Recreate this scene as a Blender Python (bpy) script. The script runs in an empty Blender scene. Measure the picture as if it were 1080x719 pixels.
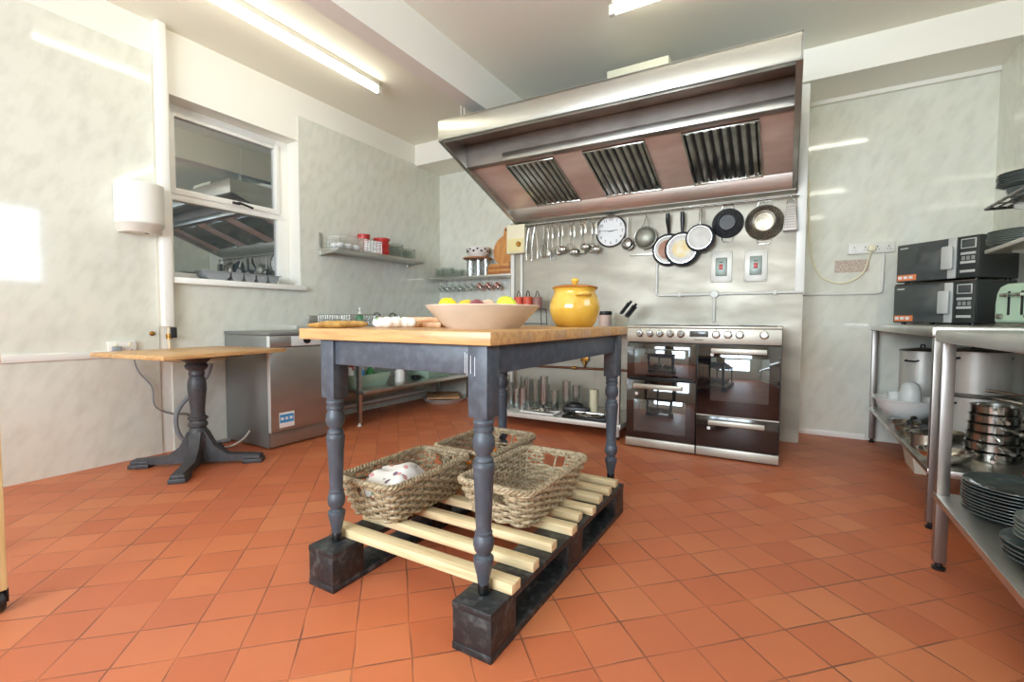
import bpy, bmesh, math, random
from mathutils import Vector, Matrix
random.seed(7)
PI = math.pi
C = bpy.context.scene.collection
R = math.radians

# ------------------------------------------------------------------ materials
def lin(c):
    out = []
    for v in c[:3]:
        v = v / 255.0
        out.append(v / 12.92 if v <= 0.04045 else ((v + 0.055) / 1.055) ** 2.4)
    return (out[0], out[1], out[2], 1.0)

def mk(name, rgb, rough=0.5, metal=0.0, rgb2=None, scale=20.0, stretch=(1, 1, 1), bump=0.0, coat=0.0,
       rvar=0.0, detail=4.0, lo=0.35, hi=0.65, spec=None, trans=0.0, rot=(0, 0, 0)):
    m = bpy.data.materials.new(name); m.use_nodes = True
    nt = m.node_tree; b = nt.nodes['Principled BSDF']
    b.inputs['Base Color'].default_value = lin(rgb)
    b.inputs['Roughness'].default_value = rough
    b.inputs['Metallic'].default_value = metal
    if coat: b.inputs['Coat Weight'].default_value = coat; b.inputs['Coat Roughness'].default_value = 0.08
    if spec is not None: b.inputs['Specular IOR Level'].default_value = spec
    if trans: b.inputs['Transmission Weight'].default_value = trans
    if rgb2 is not None or bump or rvar:
        tc = nt.nodes.new('ShaderNodeTexCoord'); mp = nt.nodes.new('ShaderNodeMapping')
        mp.inputs['Scale'].default_value = stretch; mp.inputs['Rotation'].default_value = rot
        nz = nt.nodes.new('ShaderNodeTexNoise'); nz.inputs['Scale'].default_value = scale
        nz.inputs['Detail'].default_value = detail
        src = tc.outputs['Object']
        if any(rot):      # turn first, stretch afterwards, so the streaks run aslant
            mp.inputs['Rotation'].default_value = (0, 0, 0)
            m0 = nt.nodes.new('ShaderNodeMapping'); m0.inputs['Rotation'].default_value = rot
            nt.links.new(src, m0.inputs['Vector']); src = m0.outputs['Vector']
        nt.links.new(src, mp.inputs['Vector']); nt.links.new(mp.outputs['Vector'], nz.inputs['Vector'])
        if rgb2 is not None:
            mr = nt.nodes.new('ShaderNodeMapRange'); mr.inputs['From Min'].default_value = lo; mr.inputs['From Max'].default_value = hi
            mx = nt.nodes.new('ShaderNodeMix'); mx.data_type = 'RGBA'
            mx.inputs[6].default_value = lin(rgb); mx.inputs[7].default_value = lin(rgb2)
            nt.links.new(nz.outputs['Fac'], mr.inputs['Value']); nt.links.new(mr.outputs['Result'], mx.inputs[0])
            nt.links.new(mx.outputs[2], b.inputs['Base Color'])
        if rvar:
            mr2 = nt.nodes.new('ShaderNodeMapRange'); mr2.inputs['From Min'].default_value = 0.3; mr2.inputs['From Max'].default_value = 0.7
            mr2.inputs['To Min'].default_value = max(0.02, rough - rvar); mr2.inputs['To Max'].default_value = rough + rvar
            nt.links.new(nz.outputs['Fac'], mr2.inputs['Value']); nt.links.new(mr2.outputs['Result'], b.inputs['Roughness'])
        if bump:
            bp = nt.nodes.new('ShaderNodeBump'); bp.inputs['Strength'].default_value = bump; bp.inputs['Distance'].default_value = 0.004
            nt.links.new(nz.outputs['Fac'], bp.inputs['Height']); nt.links.new(bp.outputs['Normal'], b.inputs['Normal'])
    return m

def mk_emit(name, rgb, strength):
    m = bpy.data.materials.new(name); m.use_nodes = True
    nt = m.node_tree; nt.nodes.clear()
    o = nt.nodes.new('ShaderNodeOutputMaterial'); e = nt.nodes.new('ShaderNodeEmission')
    e.inputs['Color'].default_value = lin(rgb); e.inputs['Strength'].default_value = strength
    nt.links.new(e.outputs[0], o.inputs['Surface']); return m

def mk_glass(name, tint, refl=0.18, rough=0.02):
    """thin clear glass: see-through tinted film plus a mirror film that grows at grazing angles"""
    m = bpy.data.materials.new(name); m.use_nodes = True
    nt = m.node_tree; nt.nodes.clear()
    o = nt.nodes.new('ShaderNodeOutputMaterial'); t = nt.nodes.new('ShaderNodeBsdfTransparent')
    g = nt.nodes.new('ShaderNodeBsdfGlossy'); mx = nt.nodes.new('ShaderNodeMixShader'); lw = nt.nodes.new('ShaderNodeLayerWeight')
    mr = nt.nodes.new('ShaderNodeMapRange')
    t.inputs['Color'].default_value = lin(tint); g.inputs['Roughness'].default_value = rough
    lw.inputs['Blend'].default_value = 0.35
    mr.inputs['To Min'].default_value = refl; mr.inputs['To Max'].default_value = min(1.0, refl + 0.6)
    nt.links.new(lw.outputs['Facing'], mr.inputs['Value']); nt.links.new(mr.outputs['Result'], mx.inputs[0])
    nt.links.new(t.outputs[0], mx.inputs[1]); nt.links.new(g.outputs[0], mx.inputs[2]); nt.links.new(mx.outputs[0], o.inputs['Surface'])
    return m

M = {}
def marble(name, a, b, rough, lo=0.42, hi=0.72):
    return mk(name, a, rough, 0, b, 17.0, (1, 1, 0.2), 0, 0.15, rot=(0.45, -0.45, 0.0), detail=9, lo=lo, hi=hi)
M['marble'] = marble('marble_wall_panel', (223, 224, 212), (210, 211, 198), 0.06, 0.42, 0.74)
M['marble'].node_tree.nodes['Principled BSDF'].inputs['Specular IOR Level'].default_value = 0.75
M['paint'] = mk('white_wall_paint', (238, 236, 226), 0.6)
M['ceil'] = mk('cream_ceiling_paint', (238, 236, 220), 0.75)
M['plastic_w'] = mk('white_plastic', (226, 225, 217), 0.4)
M['upvc'] = mk('white_window_plastic', (240, 240, 234), 0.35)
M['cream_pl'] = mk('cream_plastic', (236, 228, 196), 0.4)
M['steel'] = mk('brushed_steel', (214, 213, 206), 0.34, 1.0, (200, 199, 192), 4, (1, 1, 6), 0, rvar=0.05)
M['steel_clad'] = mk('steel_wall_sheet', (182, 176, 161), 0.5, 0.45, (166, 160, 146), 2.5, (1, 1, 2.5), 0, rvar=0.08)
M['steel_dark'] = mk('dark_steel', (136, 132, 126), 0.3, 1.0, (96, 92, 88), 5, (1, 3, 1), 0.02, rvar=0.08)
M['hood_in'] = mk('stained_hood_steel', (164, 154, 144), 0.45, 0.5, (132, 122, 113), 3, (1, 2, 2), 0, rvar=0.08)
M['chrome'] = mk('polished_steel', (196, 194, 187), 0.18, 1.0, (170, 168, 161), 9, rvar=0.04)
M['chrome_w'] = mk('worn_steel', (176, 170, 156), 0.38, 0.9, (132, 122, 106), 14, rvar=0.08)
M['dw_side'] = mk('grey_metal_paint', (134, 136, 134), 0.38, 0.5)
M['dw_door'] = mk('dishwasher_steel', (176, 172, 166), 0.33, 0.8, (166, 162, 156), 3, (1, 1, 3))
M['terra'] = None
M['char'] = mk('charcoal_paint', (66, 72, 80), 0.45, 0, (84, 92, 102), 30, bump=0.15, lo=0.45, hi=0.75)
M['char_d'] = mk('black_sheen_paint', (36, 38, 40), 0.42, 0, (96, 98, 96), 38, bump=1.0, lo=0.52, hi=0.85, detail=9)  # rough speckle, its paler tone standing in for grey reflections
M['foot_blk'] = mk('black_foot_paint', (16, 16, 17), 0.35)
M['ped'] = mk('slate_cast_iron', (62, 63, 66), 0.45, 0, (74, 76, 80), 40, bump=0.15)
M['oak'] = mk('oak_board', (212, 172, 118), 0.38, 0, (178, 134, 84), 6, (9, 1, 9), 0.05, lo=0.35, hi=0.7)
M['oak_x'] = mk('oak_worktop', (204, 160, 106), 0.35, 0, (174, 128, 80), 6, (1, 9, 9), 0.05, lo=0.35, hi=0.7)
M['pine'] = mk('pine_slat', (234, 214, 170), 0.55, 0, (208, 178, 130), 5, (1, 14, 14), 0.08, lo=0.4, hi=0.75)
M['oakp'] = mk('pale_pine_post', (236, 216, 160), 0.5, 0, (216, 190, 132), 5, (14, 14, 1))
M['board'] = mk('beech_board', (216, 156, 92), 0.45, 0, (190, 126, 68), 5, (9, 9, 1.2), lo=0.4, hi=0.7)
M['board2'] = mk('acacia_board', (186, 122, 72), 0.45, 0, (152, 94, 52), 5, (1, 9, 9), lo=0.4, hi=0.7)
M['board3'] = mk('pale_board', (214, 168, 122), 0.5, 0, (188, 136, 92), 5, (9, 1, 9))
M['wicker'] = mk('grey_wicker', (182, 164, 132), 0.6, 0, (132, 112, 84), 70, bump=0.2, lo=0.4, hi=0.65)
M['wicker2'] = mk('pale_wicker', (194, 176, 144), 0.6, 0, (146, 126, 96), 70, bump=0.2, lo=0.4, hi=0.65)
M['bowl'] = mk('pale_terracotta_glaze', (218, 201, 182), 0.28, 0, (206, 187, 166), 8, coat=0.3)
M['pot'] = mk('yellow_glaze', (216, 172, 70), 0.16, 0, (194, 146, 48), 7, coat=0.6, lo=0.4, hi=0.7)
M['potrim'] = mk('amber_glaze', (190, 122, 52), 0.2, 0, (166, 98, 36), 12, coat=0.5)
M['lemon'] = mk('lemon_skin', (246, 206, 36), 0.4, bump=0.3, rgb2=(236, 188, 20), scale=60)
M['orange'] = mk('orange_skin', (240, 142, 24), 0.42, bump=0.3, rgb2=(228, 120, 16), scale=60)
M['gapple'] = mk('yellow_green_skin', (214, 214, 72), 0.35, rgb2=(176, 190, 52), scale=9)
M['banana'] = mk('banana_skin', (228, 190, 56), 0.5, rgb2=(176, 150, 50), scale=12)
M['garlic'] = mk('pale_onion_skin', (238, 214, 176), 0.5, rgb2=(214, 168, 150), scale=12)
M['redonion'] = mk('red_onion_skin', (150, 82, 84), 0.35, rgb2=(112, 52, 60), scale=12)
M['bread'] = mk('golden_crust', (204, 164, 92), 0.6, 0, (160, 116, 58), 30, bump=0.8, lo=0.4, hi=0.65)
M['red'] = mk('red_plastic', (196, 56, 48), 0.35, rgb2=(178, 44, 40), scale=8)
M['redtin'] = mk('red_orange_tin', (214, 92, 66), 0.35, rgb2=(196, 70, 50), scale=9)
M['pink'] = mk_glass('pink_glass', (244, 208, 200), 0.2)
M['black'] = mk('black_plastic', (26, 26, 28), 0.35)
M['blackm'] = mk('matt_black', (36, 36, 38), 0.55)
M['ovenglass'] = mk('black_oven_glass', (14, 14, 18), 0.04, spec=0.9, coat=0.6)
M['ovenwin'] = mk('oven_window', (120, 128, 132), 0.03, 0.8)
M['ovendrawer'] = mk('dark_speckled_enamel', (34, 28, 26), 0.12, spec=0.8, rgb2=(58, 46, 42), scale=220, lo=0.5, hi=0.75)
M['rangefront'] = mk('range_steel', (190, 186, 174), 0.4, 0.7)
M['display'] = mk('grey_display', (78, 82, 80), 0.15)
M['clockface'] = mk('white_dial', (238, 238, 236), 0.4)
M['nonstick'] = mk('nonstick_coating', (44, 46, 50), 0.4, rgb2=(58, 60, 64), scale=30)
M['panbase'] = mk('scorched_pan_base', (140, 92, 70), 0.5, 0.3, rgb2=(170, 132, 110), scale=9, lo=0.35, hi=0.65)
M['panrim'] = mk('dull_pan_aluminium', (178, 174, 167), 0.5, 0.5, rgb2=(160, 154, 146), scale=9)
M['panbase2'] = mk('golden_pan_base', (176, 154, 108), 0.45, 0.5, rgb2=(178, 168, 146), scale=12, lo=0.4, hi=0.6)
M['glass'] = mk_glass('clear_glass', (250, 252, 252), 0.16)
M['glass_g'] = mk_glass('green_tinted_glass', (249, 253, 252), 0.12)
M['pane'] = mk_glass('window_pane', (196, 206, 206), 0.5, 0.01)
M['pane_c'] = mk_glass('clear_pane', (250, 252, 255), 0.06, 0.01)
M['tubgreen'] = mk('sage_plastic', (164, 190, 168), 0.45)
M['grnsoap'] = mk('green_soap', (52, 134, 84), 0.2, coat=0.4)
M['grncloth'] = mk('green_sponge', (82, 158, 88), 0.8, bump=0.4, rgb2=(60, 130, 70), scale=50)
M['blue'] = mk('blue_print', (58, 152, 216), 0.4)
M['greytray'] = mk('grey_plastic', (142, 146, 148), 0.5)
M['mint'] = mk('mint_enamel', (188, 216, 188), 0.3, coat=0.3)
M['mw'] = mk('microwave_case', (62, 66, 64), 0.35, 0.3)
M['mwdoor'] = mk('microwave_door_glass', (78, 83, 82), 0.08, spec=0.9)
M['silver'] = mk('silver_plastic', (206, 208, 204), 0.35, 0.2)
M['orlabel'] = mk('orange_label', (232, 134, 82), 0.5)
M['plate'] = mk('dark_stoneware', (84, 94, 91), 0.25, rgb2=(70, 79, 78), scale=8, coat=0.7)
M['plate2'] = mk('grey_green_stoneware', (120, 130, 122), 0.28, rgb2=(104, 114, 108), scale=8, coat=0.3)
M['whitepl'] = mk('white_enamel', (238, 236, 230), 0.3)
M['clearpl'] = mk('frosted_white_plastic', (226, 228, 224), 0.4)
M['alu'] = mk('pale_aluminium', (216, 213, 205), 0.42, 0.35, (206, 203, 195), 5, rvar=0.06)
M['legsteel'] = mk('leg_steel', (156, 151, 146), 0.36, 0.9, (144, 139, 134), 4, rvar=0.05)
M['creamtub'] = mk('cream_tub', (222, 212, 190), 0.5)
M['hose'] = mk('grey_hose', (138, 140, 142), 0.5)
M['cream_pipe'] = mk('cream_pipe', (216, 200, 170), 0.45)
M['brass'] = mk('aged_brass', (172, 128, 62), 0.35, 0.9)
M['copper'] = mk('dull_copper', (128, 84, 62), 0.4, 0.8)
M['wax'] = mk('cream_wax', (234, 228, 196), 0.5)
M['label'] = mk('label_paper', (206, 194, 178), 0.6, rgb2=(160, 124, 108), scale=90, lo=0.5, hi=0.56, stretch=(1, 1, 4))
M['paperw'] = mk('white_sticker', (238, 240, 240), 0.5)
M['cream_box'] = mk('cream_box_paint', (206, 204, 180), .6)
M['bulb'] = mk_emit('fluorescent_tube', (255, 252, 234), 13.5)
M['grout'] = None
M['redled'] = mk('red_rocker', (188, 48, 40), 0.35)
M['swgrey'] = mk('grey_switch_metal', (136, 146, 138), 0.4, 0.4)

def mk_floor():
    m = bpy.data.materials.new('terracotta_tile_floor'); m.use_nodes = True
    nt = m.node_tree; N = nt.nodes.new; L = nt.links.new; b = nt.nodes['Principled BSDF']
    tc = N('ShaderNodeTexCoord'); mp = N('ShaderNodeMapping'); mp.vector_type = 'POINT'
    pitch = 0.1585
    mp.inputs['Rotation'].default_value = (0, 0, R(45))
    mp.inputs['Scale'].default_value = (1 / pitch, 1 / pitch, 1)
    mp.inputs['Location'].default_value = (-0.064, 0.373, 0)
    L(tc.outputs['Object'], mp.inputs['Vector'])
    fl = N('ShaderNodeVectorMath'); fl.operation = 'FLOOR'; fr = N('ShaderNodeVectorMath'); fr.operation = 'FRACTION'
    # slight hand-laid wobble
    nw = N('ShaderNodeTexNoise'); nw.inputs['Scale'].default_value = 4.0; L(tc.outputs['Object'], nw.inputs['Vector'])
    sc = N('ShaderNodeVectorMath'); sc.operation = 'SCALE'; sc.inputs['Scale'].default_value = 0.05; L(nw.outputs['Color'], sc.inputs[0])
    ad = N('ShaderNodeVectorMath'); ad.operation = 'ADD'; L(mp.outputs['Vector'], ad.inputs[0]); L(sc.outputs[0], ad.inputs[1])
    L(ad.outputs[0], fl.inputs[0]); L(ad.outputs[0], fr.inputs[0])
    sep = N('ShaderNodeSeparateXYZ'); L(fr.outputs[0], sep.inputs[0])
    def mt(op, a, bv=None, clamp=False):
        n = N('ShaderNodeMath'); n.operation = op
        if isinstance(a, (int, float)): n.inputs[0].default_value = a
        else: L(a, n.inputs[0])
        if bv is not None:
            if isinstance(bv, (int, float)): n.inputs[1].default_value = bv
            else: L(bv, n.inputs[1])
        return n.outputs[0]
    dx = mt('SUBTRACT', 0.5, mt('ABSOLUTE', mt('SUBTRACT', sep.outputs[0], 0.5)))
    dy = mt('SUBTRACT', 0.5, mt('ABSOLUTE', mt('SUBTRACT', sep.outputs[1], 0.5)))
    d = mt('MINIMUM', dx, dy)
    gr = N('ShaderNodeMapRange'); gr.inputs['From Min'].default_value = 0.008; gr.inputs['From Max'].default_value = 0.024; L(d, gr.inputs['Value'])
    wn = N('ShaderNodeTexWhiteNoise'); wn.noise_dimensions = '2D'; L(fl.outputs[0], wn.inputs['Vector'])
    cr = N('ShaderNodeValToRGB'); L(wn.outputs['Value'], cr.inputs['Fac'])
    e = cr.color_ramp.elements
    e[0].position = 0.0; e[0].color = lin((190, 103, 65)); e[1].position = 1.0; e[1].color = lin((207, 126, 82))
    x = e.new(0.45); x.color = lin((199, 112, 71)); x = e.new(0.8); x.color = lin((203, 117, 75))
    nb = N('ShaderNodeTexNoise'); nb.inputs['Scale'].default_value = 1.6; nb.inputs['Detail'].default_value = 6; L(tc.outputs['Object'], nb.inputs['Vector'])
    mr = N('ShaderNodeMapRange'); mr.inputs['From Min'].default_value = 0.42; mr.inputs['From Max'].default_value = 0.7; L(nb.outputs['Fac'], mr.inputs['Value'])
    mx = N('ShaderNodeMix'); mx.data_type = 'RGBA'; mx.inputs[7].default_value = lin((182, 106, 80))
    ms = mt('MULTIPLY', mr.outputs['Result'], 0.45); L(ms, mx.inputs[0]); L(cr.outputs['Color'], mx.inputs[6])
    ng = N('ShaderNodeTexNoise'); ng.inputs['Scale'].default_value = 5.0; L(tc.outputs['Object'], ng.inputs['Vector'])
    gm = N('ShaderNodeMapRange'); gm.inputs['From Min'].default_value = 0.38; gm.inputs['From Max'].default_value = 0.62; gm.inputs['To Min'].default_value = 0.15; L(ng.outputs['Fac'], gm.inputs['Value'])
    inv = mt('SUBTRACT', 1.0, gr.outputs['Result']); inv = mt('MULTIPLY', inv, gm.outputs['Result'])
    m2 = N('ShaderNodeMix'); m2.data_type = 'RGBA'; m2.inputs[7].default_value = lin((116, 74, 56)); L(inv, m2.inputs[0]); L(mx.outputs[2], m2.inputs[6])
    L(m2.outputs[2], b.inputs['Base Color'])
    rr = N('ShaderNodeMapRange'); rr.inputs['To Min'].default_value = 0.36; rr.inputs['To Max'].default_value = 0.58; L(nb.outputs['Fac'], rr.inputs['Value']); L(rr.outputs['Result'], b.inputs['Roughness'])
    bp = N('ShaderNodeBump'); bp.inputs['Strength'].default_value = 0.35; bp.inputs['Distance'].default_value = 0.004; L(gr.outputs['Result'], bp.inputs['Height']); L(bp.outputs['Normal'], b.inputs['Normal'])
    return m
M['floor'] = mk_floor()

def mk_floral():
    m = mk('white_floral_cloth', (240, 236, 226), 0.8)
    nt = m.node_tree; b = nt.nodes['Principled BSDF']; N = nt.nodes.new; L = nt.links.new
    tc = N('ShaderNodeTexCoord'); v = N('ShaderNodeTexVoronoi'); v.inputs['Scale'].default_value = 30
    L(tc.outputs['Object'], v.inputs['Vector'])
    mr = N('ShaderNodeMapRange'); mr.inputs['From Min'].default_value = 0.36; mr.inputs['From Max'].default_value = 0.42; mr.inputs['To Min'].default_value = 1; mr.inputs['To Max'].default_value = 0
    L(v.outputs['Distance'], mr.inputs['Value'])
    cr = N('ShaderNodeValToRGB'); cr.color_ramp.interpolation = 'CONSTANT'; e = cr.color_ramp.elements
    e[0].color = lin((240, 236, 226)); e[1].position = 0.4; e[1].color = lin((214, 150, 146))
    x = e.new(0.58); x.color = lin((138, 158, 120)); x = e.new(0.76); x.color = lin((116, 96, 116))
    sx = N('ShaderNodeSeparateColor'); L(v.outputs['Color'], sx.inputs[0]); L(sx.outputs[0], cr.inputs['Fac'])
    mx = N('ShaderNodeMix'); mx.data_type = 'RGBA'; mx.inputs[6].default_value = lin((240, 236, 226)); L(mr.outputs['Result'], mx.inputs[0]); L(cr.outputs['Color'], mx.inputs[7])
    L(mx.outputs[2], b.inputs['Base Color']); return m
M['floral'] = mk_floral()

# ------------------------------------------------------------------ mesh builder
class MB:
    def __init__(s): s.bm = bmesh.new()
    def _xf(s, vs, mat):
        bmesh.ops.transform(s.bm, matrix=mat, verts=vs)
    def box(s, x0, x1, y0, y1, z0, z1, bev=0.0, seg=2, mat=None):
        r = bmesh.ops.create_cube(s.bm, size=1.0); vs = r['verts']
        s._xf(vs, Matrix.Translation(((x0 + x1) / 2, (y0 + y1) / 2, (z0 + z1) / 2)) @ Matrix.Diagonal((x1 - x0, y1 - y0, z1 - z0, 1)))
        if bev:
            es = list({e for v in vs for e in v.link_edges})
            q = bmesh.ops.bevel(s.bm, geom=es, offset=bev, segments=seg, profile=0.5, affect='EDGES')
            vs = list({v for f in q['faces'] for v in f.verts} | {v for v in vs if v.is_valid})
        if mat is not None: s._xf(vs, mat)
        return s
    def cbox(s, c, d, bev=0.0, rot=None, seg=2):
        m = Matrix.Translation(c)
        if rot is not None: m = m @ rot
        return s.box(-d[0] / 2, d[0] / 2, -d[1] / 2, d[1] / 2, -d[2] / 2, d[2] / 2, bev, seg, m)
    def poly(s, vs, faces):
        b = [s.bm.verts.new(v) for v in vs]
        for f in faces:
            try: s.bm.faces.new([b[i] for i in f])
            except ValueError: pass
        return s
    def prism(s, pts, axis, a, b):
        """outline pts (2D) extruded along axis 'x','y' or 'z' from a to b"""
        def P(p, t):
            return {'x': (t, p[0], p[1]), 'y': (p[0], t, p[1]), 'z': (p[0], p[1], t)}[axis]
        n = len(pts); vs = [P(p, a) for p in pts] + [P(p, b) for p in pts]
        fs = [tuple(range(n)), tuple(range(2 * n - 1, n - 1, -1))] + [(i, (i + 1) % n, n + (i + 1) % n, n + i) for i in range(n)]
        return s.poly(vs, fs)
    def lathe(s, prof, c=(0, 0, 0), seg=24, mat=None, cap=True):
        """prof: list of (r, z); spun about local z, placed by c or mat"""
        m = mat if mat is not None else Matrix.Translation(c)
        rings = []
        for r, z in prof:
            if r < 1e-6: rings.append([s.bm.verts.new(m @ Vector((0, 0, z)))])
            else: rings.append([s.bm.verts.new(m @ Vector((r * math.cos(2 * PI * i / seg), r * math.sin(2 * PI * i / seg), z))) for i in range(seg)])
        for a, b in zip(rings, rings[1:]):
            for i in range(seg):
                j = (i + 1) % seg
                if len(a) == 1 and len(b) == 1: break
                if len(a) == 1: f = [a[0], b[i], b[j]]
                elif len(b) == 1: f = [a[i], a[j], b[0]]
                else: f = [a[i], a[j], b[j], b[i]]
                try: s.bm.faces.new(f)
                except ValueError: pass
        if cap:
            for q in (rings[0], rings[-1]):
                if len(q) > 2:
                    try: s.bm.faces.new(q)
                    except ValueError: pass
        return s
    def cyl(s, a, b, r, seg=16, r2=None):
        a, b = Vector(a), Vector(b); d = b - a
        m = Matrix.Translation(a) @ d.to_track_quat('Z', 'Y').to_matrix().to_4x4()
        return s.lathe([(r, 0), (r if r2 is None else r2, d.length)], seg=seg, mat=m)
    def tube(s, pts, r, seg=8, closed=False):
        pts = [Vector(p) for p in pts]; n = len(pts); rings = []
        rr = r if isinstance(r, (list, tuple)) else [r] * n
        prev = None
        for i, p in enumerate(pts):
            a = pts[(i - 1) % n] if (closed or i > 0) else p
            b = pts[(i + 1) % n] if (closed or i < n - 1) else p
            t = (b - a)
            if t.length < 1e-9: t = Vector((0, 0, 1))
            t.normalize()
            if prev is None:
                u = t.orthogonal().normalized()
            else:
                u = prev - t * prev.dot(t)
                u = u.normalized() if u.length > 1e-6 else t.orthogonal().normalized()
            prev = u; w = t.cross(u)
            rings.append([s.bm.verts.new(p + (u * math.cos(2 * PI * k / seg) + w * math.sin(2 * PI * k / seg)) * rr[i]) for k in range(seg)])
        m = n if closed else n - 1
        for i in range(m):
            a, b = rings[i], rings[(i + 1) % n]
            for k in range(seg):
                try: s.bm.faces.new([a[k], a[(k + 1) % seg], b[(k + 1) % seg], b[k]])
                except ValueError: pass
        if not closed:
            for q in (rings[0], rings[-1]): s.bm.faces.new(q)
        return s
    def ring(s, c, rad, r, axis='z', n=28, seg=8, a0=0, a1=2 * PI, sx=1, sy=1):
        full = abs(a1 - a0 - 2 * PI) < 1e-6
        k = n if full else n + 1; pts = []
        for i in range(k):
            t = a0 + (a1 - a0) * i / n; x, y = rad * math.cos(t) * sx, rad * math.sin(t) * sy
            pts.append({'z': (c[0] + x, c[1] + y, c[2]), 'y': (c[0] + x, c[1], c[2] + y), 'x': (c[0], c[1] + x, c[2] + y)}[axis])
        return s.tube(pts, r, seg, full)
    def ball(s, c, r, sc=(1, 1, 1), seg=16, rot=None):
        m = Matrix.Translation(c)
        if rot is not None: m = m @ rot
        bmesh.ops.create_uvsphere(s.bm, u_segments=seg, v_segments=max(6, seg // 2), radius=r, matrix=m @ Matrix.Diagonal((sc[0], sc[1], sc[2], 1)))
        return s
    def each(s, fn):
        for v in s.bm.verts: v.co = fn(v.co)
        return s
    def obj(s, name, mat, parent=None, angle=38, loc=(0, 0, 0)):
        bmesh.ops.recalc_face_normals(s.bm, faces=s.bm.faces)
        ca = R(angle)
        for f in s.bm.faces: f.smooth = True
        for e in s.bm.edges:
            e.smooth = len(e.link_faces) == 2 and e.calc_face_angle(0) < ca
        me = bpy.data.meshes.new(name); s.bm.to_mesh(me); s.bm.free()
        me.materials.append(mat)
        o = bpy.data.objects.new(name, me); C.objects.link(o); o.location = loc
        if parent is not None: o.parent = parent
        return o

def tag(o, label, cat, group=None, kind=None):
    o['label'] = label; o['category'] = cat
    if group: o['group'] = group
    if kind: o['kind'] = kind
    return o
def thing(name, label, cat, loc=(0, 0, 0), rz=0.0, group=None, rot=None):
    o = bpy.data.objects.new(name, None); C.objects.link(o); o.empty_display_size = 0.1
    o.location = loc; o.rotation_euler = rot if rot else (0, 0, rz)
    return tag(o, label, cat, group)
def solo(name, mb, mat, label, cat, loc=(0, 0, 0), rz=0.0, group=None, rot=None):
    o = mb.obj(name, mat); o.location = loc; o.rotation_euler = rot if rot else (0, 0, rz)
    return tag(o, label, cat, group)
def struct(name, mb, mat, label, cat='room', parent=None):
    o = mb.obj(name, mat, parent)
    if parent is None: o['kind'] = 'structure'; o['label'] = label; o['category'] = cat
    return o
def kids(o): return [c for c in bpy.data.objects if c.parent == o]
def dup(o, loc, label, rz=None, parent=None, scale=None):
    c = o.copy(); C.objects.link(c)
    if parent is not None: c.parent = parent
    else:
        c.location = loc; c['label'] = label
        if rz is not None: c.rotation_euler = (0, 0, rz)
        if scale: c.scale = scale
    for k in kids(o): dup(k, None, None, parent=c)
    return c

# ------------------------------------------------------------------ room shell
W, H, ZB, BD = 4.979, 2.94, 2.707, 0.431     # right wall x, ceiling, bulkhead underside, bulkhead depth
YF = -6.9                                     # wall behind the camera
SW, SX0, SX1 = -0.39, 1.26, 3.845             # steel clad wall: front plane and its two ends

struct('floor', MB().box(-0.3, W + 0.3, YF - 0.2, 0.2, -0.1, 0.0), M['floor'], 'diagonal terracotta quarry tile floor', 'floor')
struct('ceiling', MB().box(-0.3, W + 0.3, YF - 0.2, 0.2, H, H + 0.1), M['ceil'], 'cream painted ceiling', 'ceiling')
# left wall with the window opening
wy0, wy1, wz0, wz1 = -2.93, -1.935, 1.235, 2.505
def holed(x0, x1, y0, y1, z0, z1, a, b, c, d):
    m = MB(); m.box(x0, x1, y0, a, z0, z1); m.box(x0, x1, b, y1, z0, z1); m.box(x0, x1, a, b, z0, c); m.box(x0, x1, a, b, d, z1); return m
struct('wall_left', holed(-0.24, 0, YF, 0.2, 0, H, wy0, wy1, wz0, wz1), M['paint'], 'white painted left wall above marble panels', 'wall')
# marble sheets on the left wall: left of the boxed pipe, right of the window, and below the sill
struct('wall_left_panel', MB().box(0.0, 0.008, YF, -3.037, 0.0, 2.722, 0), M['marble'], 'grey veined marble wall sheet left of the window', 'wall')
m = MB(); m.box(0.0, 0.008, -1.935 + 0.0, 0.0, 0.0, 2.722); m.box(0.0, 0.008, -2.962, -1.935, 0.0, 1.19)
struct('wall_left_panel', m, M['marble'], 'grey veined marble wall sheet below and right of the window', 'wall')
struct('wall_back', MB().box(-0.3, W + 0.3, 0, 0.2, 0, H), M['marble'], 'marble panelled back wall', 'wall')
w2 = (-3.5, -2.25, 1.37, 2.47)
struct('wall_right', holed(W, W + 0.2, YF, 0.2, 0, H, *w2), M['marble'], 'marble panelled right wall', 'wall')
w3 = (1.05, 4.0, 0.95, 2.35)
m = MB(); m.box(-0.3, w3[0], YF - 0.2, YF, 0, H); m.box(w3[1], W + 0.3, YF - 0.2, YF, 0, H); m.box(w3[0], w3[1], YF - 0.2, YF, 0, w3[2]); m.box(w3[0], w3[1], YF - 0.2, YF, w3[3], H)
struct('wall_front', m, M['paint'], 'white wall behind the viewer opened for an added fill window', 'wall')
struct('wall_range', MB().box(SX0, SX1, SW, 0, 0, ZB), M['paint'], 'projecting wall behind the range', 'wall')
m = MB()
m.box(SX0 + 0.002, 1.716, SW - 0.004, SW, 0.0, 1.93); m.box(1.719, 2.20, SW - 0.004, SW, 0.0, 1.93); m.box(2.203, SX1 - 0.0, SW - 0.004, SW, 0.0, 1.93)
struct('wall_range_cladding', m, M['steel_clad'], 'stainless steel sheet on the wall behind the range', 'wall')
struct('ceiling_bulkhead', MB().box(-0.0, W, -BD, 0, ZB, H), M['paint'], 'white boxed bulkhead along the back wall', 'bulkhead')
struct('ceiling_beam', MB().box(1.483, 1.62, YF, -BD, 2.63, H), M['paint'], 'white ceiling beam', 'beam')
struct('trim_1', MB().box(0.0, 0.065, -3.024, -2.964, 0.885, H, 0.006), M['upvc'], 'white boxed pipe casing running up the left wall', 'trim')
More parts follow.
